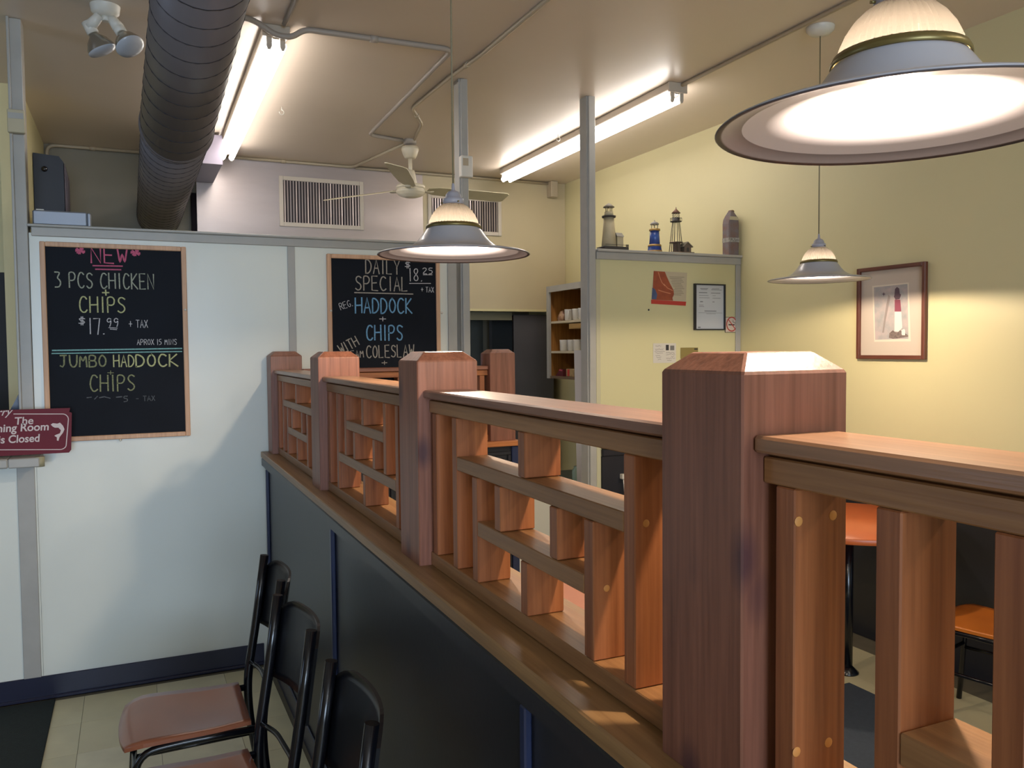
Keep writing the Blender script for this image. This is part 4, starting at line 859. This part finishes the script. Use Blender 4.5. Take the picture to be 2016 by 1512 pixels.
obj('printed_foliage', MB().poly(rwp([(1750, 665), (1751, 656), (1758, 650), (1762, 654), (1768, 654), (1772, 650), (1780, 655), (1788, 660), (1788, 663), (1770, 666), (1758, 667)], 0.0002)), mat('print_bush', '#7b6c66', 0.7, var=0.4, vscale=90), fp)
obj('printed_house', MB().poly(rwp([(1775, 657), (1775, 650), (1780, 647.5), (1782, 650), (1782, 660), (1776, 660)], 0.0005)), mat('print_white', '#d5d0c8'), fp)
obj('printed_star', MB().poly(rwp([(1740, 575), (1741, 578), (1744, 579), (1741, 580), (1740, 584), (1739, 580), (1736, 579), (1739, 578)], 0.0004)), mat('print_dark', '#5b4650'), fp)
obj('printed_coast', MB().poly(rwp([(1749, 580), (1753, 584), (1748, 610), (1744, 630), (1740, 655), (1737, 655), (1741, 625), (1745, 600)], 0.0002)), mat('print_coast', '#8f8580', 0.7), fp)

# ------------------------------------------------------------------ mug cabinet on the right wall
mc = thing('mug_cabinet', 'open grey framed wall cabinet with orange wood shelves of mugs', 'cabinet')
cx0, cx1, cy0, cy1, cz0, cz1 = 3.24, XR-0.002, 5.10, 6.33, 1.325, 2.10
obj('face_frame', MB().box(cx0-0.02, cx0-0.0005, cy1-0.045, cy1, cz0, cz1).box(cx0-0.02, cx0-0.0005, cy0, cy0+0.045, cz0, cz1).box(cx0-0.02, cx0-0.0005, cy0+0.045, cy1-0.045, cz1-0.05, cz1), M_trim, mc)
obj('side_panel', MB().box(cx0, cx1, cy1-0.02, cy1, cz0, cz1), M_cab, mc); obj('side_panel', MB().box(cx0, cx1, cy0, cy0+0.02, cz0, cz1), M_cab, mc)
obj('back_panel', MB().box(cx1-0.01, cx1, cy0+0.02, cy1-0.02, cz0, cz1), M_cab, mc); obj('top_panel', MB().box(cx0, cx1, cy0+0.02, cy1-0.02, cz1-0.02, cz1), M_trim, mc)
zsh = (1.805, 1.555)
for z in zsh: obj('shelf', MB().box(cx0+0.002, cx1-0.01, cy0+0.0205, cy1-0.0205, z-0.018, z), mat('shelf_edge', '#c9bda2', 0.5), mc)
obj('bottom_shelf', MB().box(cx0-0.01, cx1-0.01, cy0+0.0205, cy1-0.0205, cz0, cz0+0.02), mat('worn_shelf', '#6f5a44', 0.6), mc)
def mug(x, y, z, a, first=[None], lab=''):
    if first[0] is None:
        t = thing('mug', lab, 'mug', (x, y, z), a, 'white mugs in the wall cabinet')
        obj('cup', MB().lathe([(0.0001, 0), (0.032, 0), (0.038, 0.006), (0.041, 0.085), (0.0425, 0.092), (0.039, 0.092), (0.036, 0.012), (0.0001, 0.010)], n=28), M_china, t)
        obj('handle', MB().tube([(0.038, 0, 0.075)]+[(0.04+0.026*math.sin(q), 0, 0.046+0.029*math.cos(q)) for q in [0.4+k*0.29 for k in range(9)]]+[(0.037, 0, 0.018)], 0.0048, 8), M_china, t); first[0] = t; return t
    return dup(first[0], (x, y, z), a, lab)
for i, (yy, lab) in enumerate(((6.07, 'leftmost white mug of the upper cabinet shelf, beside the bag'), (5.955, 'middle white mug on the upper cabinet shelf'), (5.84, 'rightmost visible white mug on the upper cabinet shelf'))):
    mug(3.30+0.01*(i % 2), yy, 1.8055, -2.2+0.3*i, lab=lab)
for i, (yy, lab) in enumerate(((6.14, 'leftmost white mug on the middle cabinet shelf'), (6.02, 'second white mug from left on the middle cabinet shelf'), (5.91, 'third white mug from left on the middle cabinet shelf'), (5.79, 'white mug nearest the grey post on the middle cabinet shelf'))):
    mug(3.29+0.008*(i % 2), yy, 1.5555, -1.35+0.1*i, lab=lab)
bg = thing('snack_bag', 'crumpled clear bag of brown packets beside the upper mugs', 'bag', (3.31, 6.19, 1.8055)); mb = MB().lathe([(0.0001, 0), (0.040, 0.0), (0.052, 0.02), (0.045, 0.05), (0.028, 0.078), (0.012, 0.09), (0.0001, 0.09)], n=14, wob=lambda i, z: 0.14*math.sin(i*2.3+z*90)); obj('bag', mb, mat('bagged_packets', '#b09070', 0.35, col2='#7c4c38', vscale=50), bg)
wbx = thing('wooden_block', 'short pale board under the upper cabinet shelf', 'board'); obj('board', MB().box(3.245, 3.55, 5.13, 5.98, 1.735, 1.775, 0.002), mat('raw_pine', '#a5834e', 0.6), wbx)
dk = thing('red_packet', 'dark red packet with pink stripe on the lowest cabinet shelf', 'packet'); obj('packet', MB().prism([(3.26, 6.25, 1.3455), (3.26, 6.11, 1.3455), (3.26, 6.115, 1.40), (3.26, 6.17, 1.405)], (0.1, 0, 0)), mat('dark_red_card', '#5a1d20', 0.5), dk); obj('stripe', MB().prism([(3.258, 6.19, 1.392), (3.258, 6.125, 1.388), (3.258, 6.125, 1.398), (3.258, 6.17, 1.402)], (0.0015, 0, 0)), mat('pink_stripe', '#c05060', 0.5), dk)
bx = thing('spice_box', 'small red and cream carton on the lowest cabinet shelf', 'box'); obj('carton', MB().box(3.26, 3.31, 5.93, 6.06, 1.3455, 1.41, 0.002), mat('cream_carton', '#a98f63', 0.6, var=0.3, vscale=40), bx); obj('red_label', MB().box(3.2585, 3.2598, 6.0, 6.035, 1.350, 1.405), M_red, bx)
tc_ = thing('teacup_stack', 'stack of pale cups on the lowest cabinet shelf', 'cups'); obj('cups', MB().lathe([(0.0001, 0), (0.03, 0), (0.045, 0.03), (0.047, 0.032), (0.03, 0.033), (0.045, 0.062), (0.047, 0.064), (0.03, 0.065), (0.044, 0.095), (0.04, 0.096), (0.02, 0.07), (0.0001, 0.07)], 3.37, 5.99, 1.3455, 24), M_china, tc_); obj('handles', MB().tube([(3.33+0.0, 5.96+0.04*math.cos(q), 1.455+0.035*math.sin(q)) for q in [k*0.35 for k in range(10)]], 0.004, 6), M_china, tc_)
# white board leaning by the post
lb = thing('white_board', 'tall white board leaning behind the grey ceiling post', 'board', (0, 0, 0))
obj('sheet', MB().prism([(2.573, 4.425, 0.0), (2.573, 4.62, 0.0), (2.543, 4.62, 1.566), (2.543, 4.425, 1.566)], (0.018, 0, 0)), mat('white_board_laminate', '#cfcdd2', 0.4), lb)
# beige panel under the cabinet: counter run along right wall
ct = thing('work_counter', 'steel work counter with white lower shelf along the kitchen right wall', 'counter')
obj('worktop', MB().box(2.88, 3.53, 4.6, 6.05, 0.90, 0.925, 0.004), mat('dull_steel_top', '#9a978a', 0.4, metal=0.4), ct)
obj('lower_shelf', MB().box(2.90, 3.50, 4.62, 6.03, 0.225, 0.25, 0.002), mat('white_shelf', '#b9bcb6', 0.5), ct)
for (x, y) in ((2.91, 4.64), (2.91, 6.01), (3.49, 4.64), (3.49, 6.01)): obj('leg', MB().tube([(x, y, 0), (x, y, 0.90)], 0.016, 10), M_darksteel, ct)
obj('back_panel', MB().box(3.50, 3.53, 4.62, 6.03, 0.25, 0.90), mat('grey_green_panel', '#6d7468', 0.5), ct)
obj('middle_shelf', MB().box(2.95, 3.50, 4.62, 6.03, 0.56, 0.575), mat('grey_green_panel', '#6d7468'), ct)
bo = thing('white_bottle', 'white plastic bottle on the counter shelf seen through the lattice', 'bottle', (2.99, 5.20, 0.5755)); obj('bottle', MB().lathe([(0.0001, 0), (0.032, 0), (0.034, 0.01), (0.034, 0.16), (0.028, 0.175), (0.028, 0.0), (0.028, 0.175), (0.018, 0.2), (0.016, 0.23), (0.0001, 0.23)], n=24), mat('white_bottle_plastic', '#c9c8b8', 0.4), bo); obj('cap', MB().lathe([(0.0001, 0.2305), (0.018, 0.2305), (0.017, 0.255), (0.0001, 0.256)], n=18), M_darksteel, bo)
jr = thing('glass_jar', 'pale green glass jar beside the white bottle', 'jar', (3.0, 5.37, 0.5755)); obj('jar', MB().lathe([(0.0001, 0), (0.05, 0), (0.06, 0.02), (0.06, 0.10), (0.045, 0.12), (0.047, 0.13), (0.0001, 0.13)], n=24), mat('pale_green_glass', '#8fa596', 0.15), jr)
bw = thing('dark_bowl', 'dark bowl behind the pale green jar', 'bowl', (3.25, 5.28, 0.5755)); obj('bowl', MB().lathe([(0.0001, 0), (0.05, 0), (0.10, 0.06), (0.12, 0.16), (0.115, 0.16), (0.09, 0.07), (0.0001, 0.02)], n=24), mat('dark_green_bowl', '#1f2d28', 0.3), bw)
cc = thing('low_cupboard', 'white low cupboard in the service area behind the lattice', 'cupboard'); obj('carcass', MB().box(1.96, 2.40, 4.6, 5.1, 0.02, 0.86, 0.003), mat('white_cupboard', '#c9c4b4', 0.5), cc); obj('door', MB().box(1.97, 2.39, 4.585, 4.5995, 0.06, 0.84, 0.002), mat('white_cupboard', '#c9c4b4'), cc); obj('kick', MB().box(1.98, 2.38, 4.61, 4.9, 0.0, 0.0195), M_black, cc)
# power adapter plugged on the dark panel
pa = thing('power_adapter', 'white plug and cord on the dark lower partition panel', 'plug'); xa, zaa = SP(1223, 936, YB-0.02)
obj('plug', MB().box(xa-0.008, xa+0.02, YB-0.05, YB-0.0145, zaa-0.02, zaa+0.01, 0.003), M_white_pl, pa); obj('cord', MB().tube(round_path([(xa+0.006, YB-0.035, zaa-0.019), (xa+0.01, YB-0.05, zaa-0.16), (xa+0.035, YB-0.04, zaa-0.4)], 0.05, 4), 0.003, 6), M_white_pl, pa)
# dark item on the takeout counter
kb = thing('tilted_screen', 'dark blue tilted screen behind the maroon sign', 'screen', (-0.50, YB+0.06, 1.1285)); obj('screen', MB().prism([(-0.10, 0, 0), (0.035, 0.02, 0), (0.048, 0.02, 0.265), (0.030, 0.02, 0.265)], (0, 0.018, 0)), mat('screen_blue', '#1c2a4a', 0.25), kb)

#@@CHAIRS
# ------------------------------------------------------------------ chairs
def make_chair(label, loc, rz, seat_m, group):
    t = thing('dining_chair', label, 'chair', loc, rz, group)
    hw_ = 0.178
    # origin under seat centre; chair faces -x, back at +x
    def sm(x, y): return 0.432+0.010*max(0, 1-((x+0.0)/0.12)**2)*0-0.014*math.exp(-((x-0.05)/0.10)**2)*(1-(y/0.2)**2)-0.022*max(0, (-x-0.12)/0.08)**2
    mb = MB(); bm = mb.bm; nx, ny = 14, 12; gt = []; gbt = []
    for i in range(nx+1):
        u = i/nx; rt_, rb = [], []
        for j in range(ny+1):
            v = j/ny*2-1; x = -0.205+u*0.375
            hwid = 0.198-0.030*u
            cr = 1-0.16*max(0, (0.22-u)/0.22)**2.2; y = v*hwid*cr
            xx = x+0.018*(v*v)*(1-u)*1.0
            z = sm(xx, y); rt_.append(bm.verts.new((xx, y, z+0.006))); rb.append(bm.verts.new((xx, y, z-0.006)))
        gt.append(rt_); gbt.append(rb)
    for i in range(nx):
        for j in range(ny):
            bm.faces.new((gt[i][j], gt[i+1][j], gt[i+1][j+1], gt[i][j+1])).smooth = True; bm.faces.new((gbt[i][j], gbt[i][j+1], gbt[i+1][j+1], gbt[i+1][j])).smooth = True
    for i in range(nx):
        for j in (0, ny): bm.faces.new((gt[i][j], gbt[i][j], gbt[i+1][j], gt[i+1][j]))
    for j in range(ny):
        for i in (0, nx): bm.faces.new((gt[i][j], gt[i][j+1], gbt[i][j+1], gbt[i][j]))
    obj('seat', mb, seat_m, t)
    for s in (-1, 1):
        y = s*hw_
        obj('leg', MB().tube(round_path([(0.255, y*1.02, 0.0), (0.205, y, 0.30), (0.200, y, 0.44), (0.232, y, 0.62), (0.268, y, 0.868)], 0.16, 6), 0.0145, 14), M_black, t, label='rear leg rising into the back upright')
        obj('leg', MB().tube(round_path([(-0.185, y*1.0, 0.0), (-0.155, y*0.98, 0.405), (-0.02, y*0.96, 0.4125), (0.19, y*0.97, 0.4115)], 0.07, 6), 0.011, 12), M_black, t)
    obj('stretcher', MB().tube([(-0.165, -hw_+0.012, 0.26), (-0.165, hw_-0.012, 0.26)], 0.008, 8), M_black, t)
    for s in (-1, 1): obj('stretcher', MB().tube([(-0.165, s*hw_*0.985, 0.24), (0.213, s*hw_*1.0, 0.245)], 0.008, 8), M_black, t)
    obj('stretcher', MB().tube(round_path([(0.212, -hw_+0.012, 0.50), (0.235, -0.09, 0.50), (0.235, 0.09, 0.50), (0.212, hw_-0.012, 0.50)], 0.08, 5), 0.0075, 8), M_black, t)
    # curved back panel behind the uprights
    mb = MB(); bm = mb.bm; n = 18; m_ = 10; A = []; B = []
    for i in range(n+1):
        v = i/n*2-1; ra, rb = [], []
        for j in range(m_+1):
            w_ = j/m_; ztop = 0.860-0.055*max(0.0, abs(v)-0.55)**2.2*4; zb = 0.628+0.0*v; z = zb+(ztop-zb)*w_
            x = 0.232+(z-0.62)*0.145+0.015+0.036*(1-v*v); y = v*(hw_+0.012)
            ra.append(bm.verts.new((x-0.004, y, z))); rb.append(bm.verts.new((x+0.004, y, z)))
        A.append(ra); B.append(rb)
    for i in range(n):
        for j in range(m_): bm.faces.new((A[i][j], A[i][j+1], A[i+1][j+1], A[i+1][j])).smooth = True; bm.faces.new((B[i][j], B[i+1][j], B[i+1][j+1], B[i][j+1])).smooth = True
    for i in range(n):
        for j in (0, m_): bm.faces.new((A[i][j], A[i+1][j], B[i+1][j], B[i][j]))
    for j in range(m_):
        for i in (0, n): bm.faces.new((A[i][j], B[i][j], B[i][j+1], A[i][j+1]))
    obj('backrest', mb, M_blackpanel, t)
    return t
CG = 'black framed chairs lined along the half wall'
c1 = make_chair('black framed chair with reddish seat, farthest along the half wall', (0.14, 2.815, 0), 0.0, M_seat, CG)
c2 = dup(c1, (0.121, 2.285, 0), 0.08, 'black framed chair in the middle of the row along the half wall')
c3 = dup(c1, (0.135, 1.72, 0), 0.0, 'black framed chair nearest the camera beside the half wall')

# dining side: round table and chair
tb = thing('round_table', 'round orange topped pedestal table beneath the far hanging lamp', 'table', (3.115, 2.945, 0))
obj('tabletop', MB().lathe([(0.0001, 0.722), (0.441, 0.722), (0.444, 0.725), (0.444, 0.746), (0.441, 0.750), (0.0001, 0.750)], n=72), M_tabletop, tb)
obj('pedestal', MB().tube([(0, 0, 0.03), (0, 0, 0.7215)], 0.026, 16), M_black, tb)
obj('base', MB().lathe([(0.0001, 0.0), (0.055, 0.0), (0.055, 0.006), (0.03, 0.03), (0.026, 0.034), (0.0001, 0.034)], n=40), M_black, tb)
c4 = make_chair('black framed chair with amber seat beside the round orange table', (3.20, 2.29, 0), -PI/2+0.22, M_orangeseat, 'amber seated chairs')
tb2 = thing('booth_table', 'salmon topped rectangular table behind the long railing', 'table', (1.27, 2.30, 0))
obj('tabletop', MB().box(-0.34, 0.34, -0.34, 0.34, 0.722, 0.75, 0.006), M_pinktop, tb2); obj('pedestal', MB().tube([(0, 0, 0.02), (0, 0, 0.7215)], 0.03, 14), M_black, tb2); obj('base', MB().box(-0.26, 0.26, -0.03, 0.03, 0, 0.03, 0.005).box(-0.03, 0.03, -0.26, 0.26, 0, 0.03, 0.005), M_black, tb2)
# floor mats
m1 = thing('floor_mat', 'dark green-black mat on the floor at the lower left', 'mat'); obj('mat', MB().box(-2.2, -0.352, 1.3, 4.26, 0.0006, 0.009, 0.003), M_matrub, m1)
m2 = thing('floor_mat', 'slate grey mat on the floor under the near dining side', 'mat'); obj('mat', MB().box(1.9, 3.02, 1.2, 2.84, 0.0006, 0.006, 0.002), M_rug, m2)
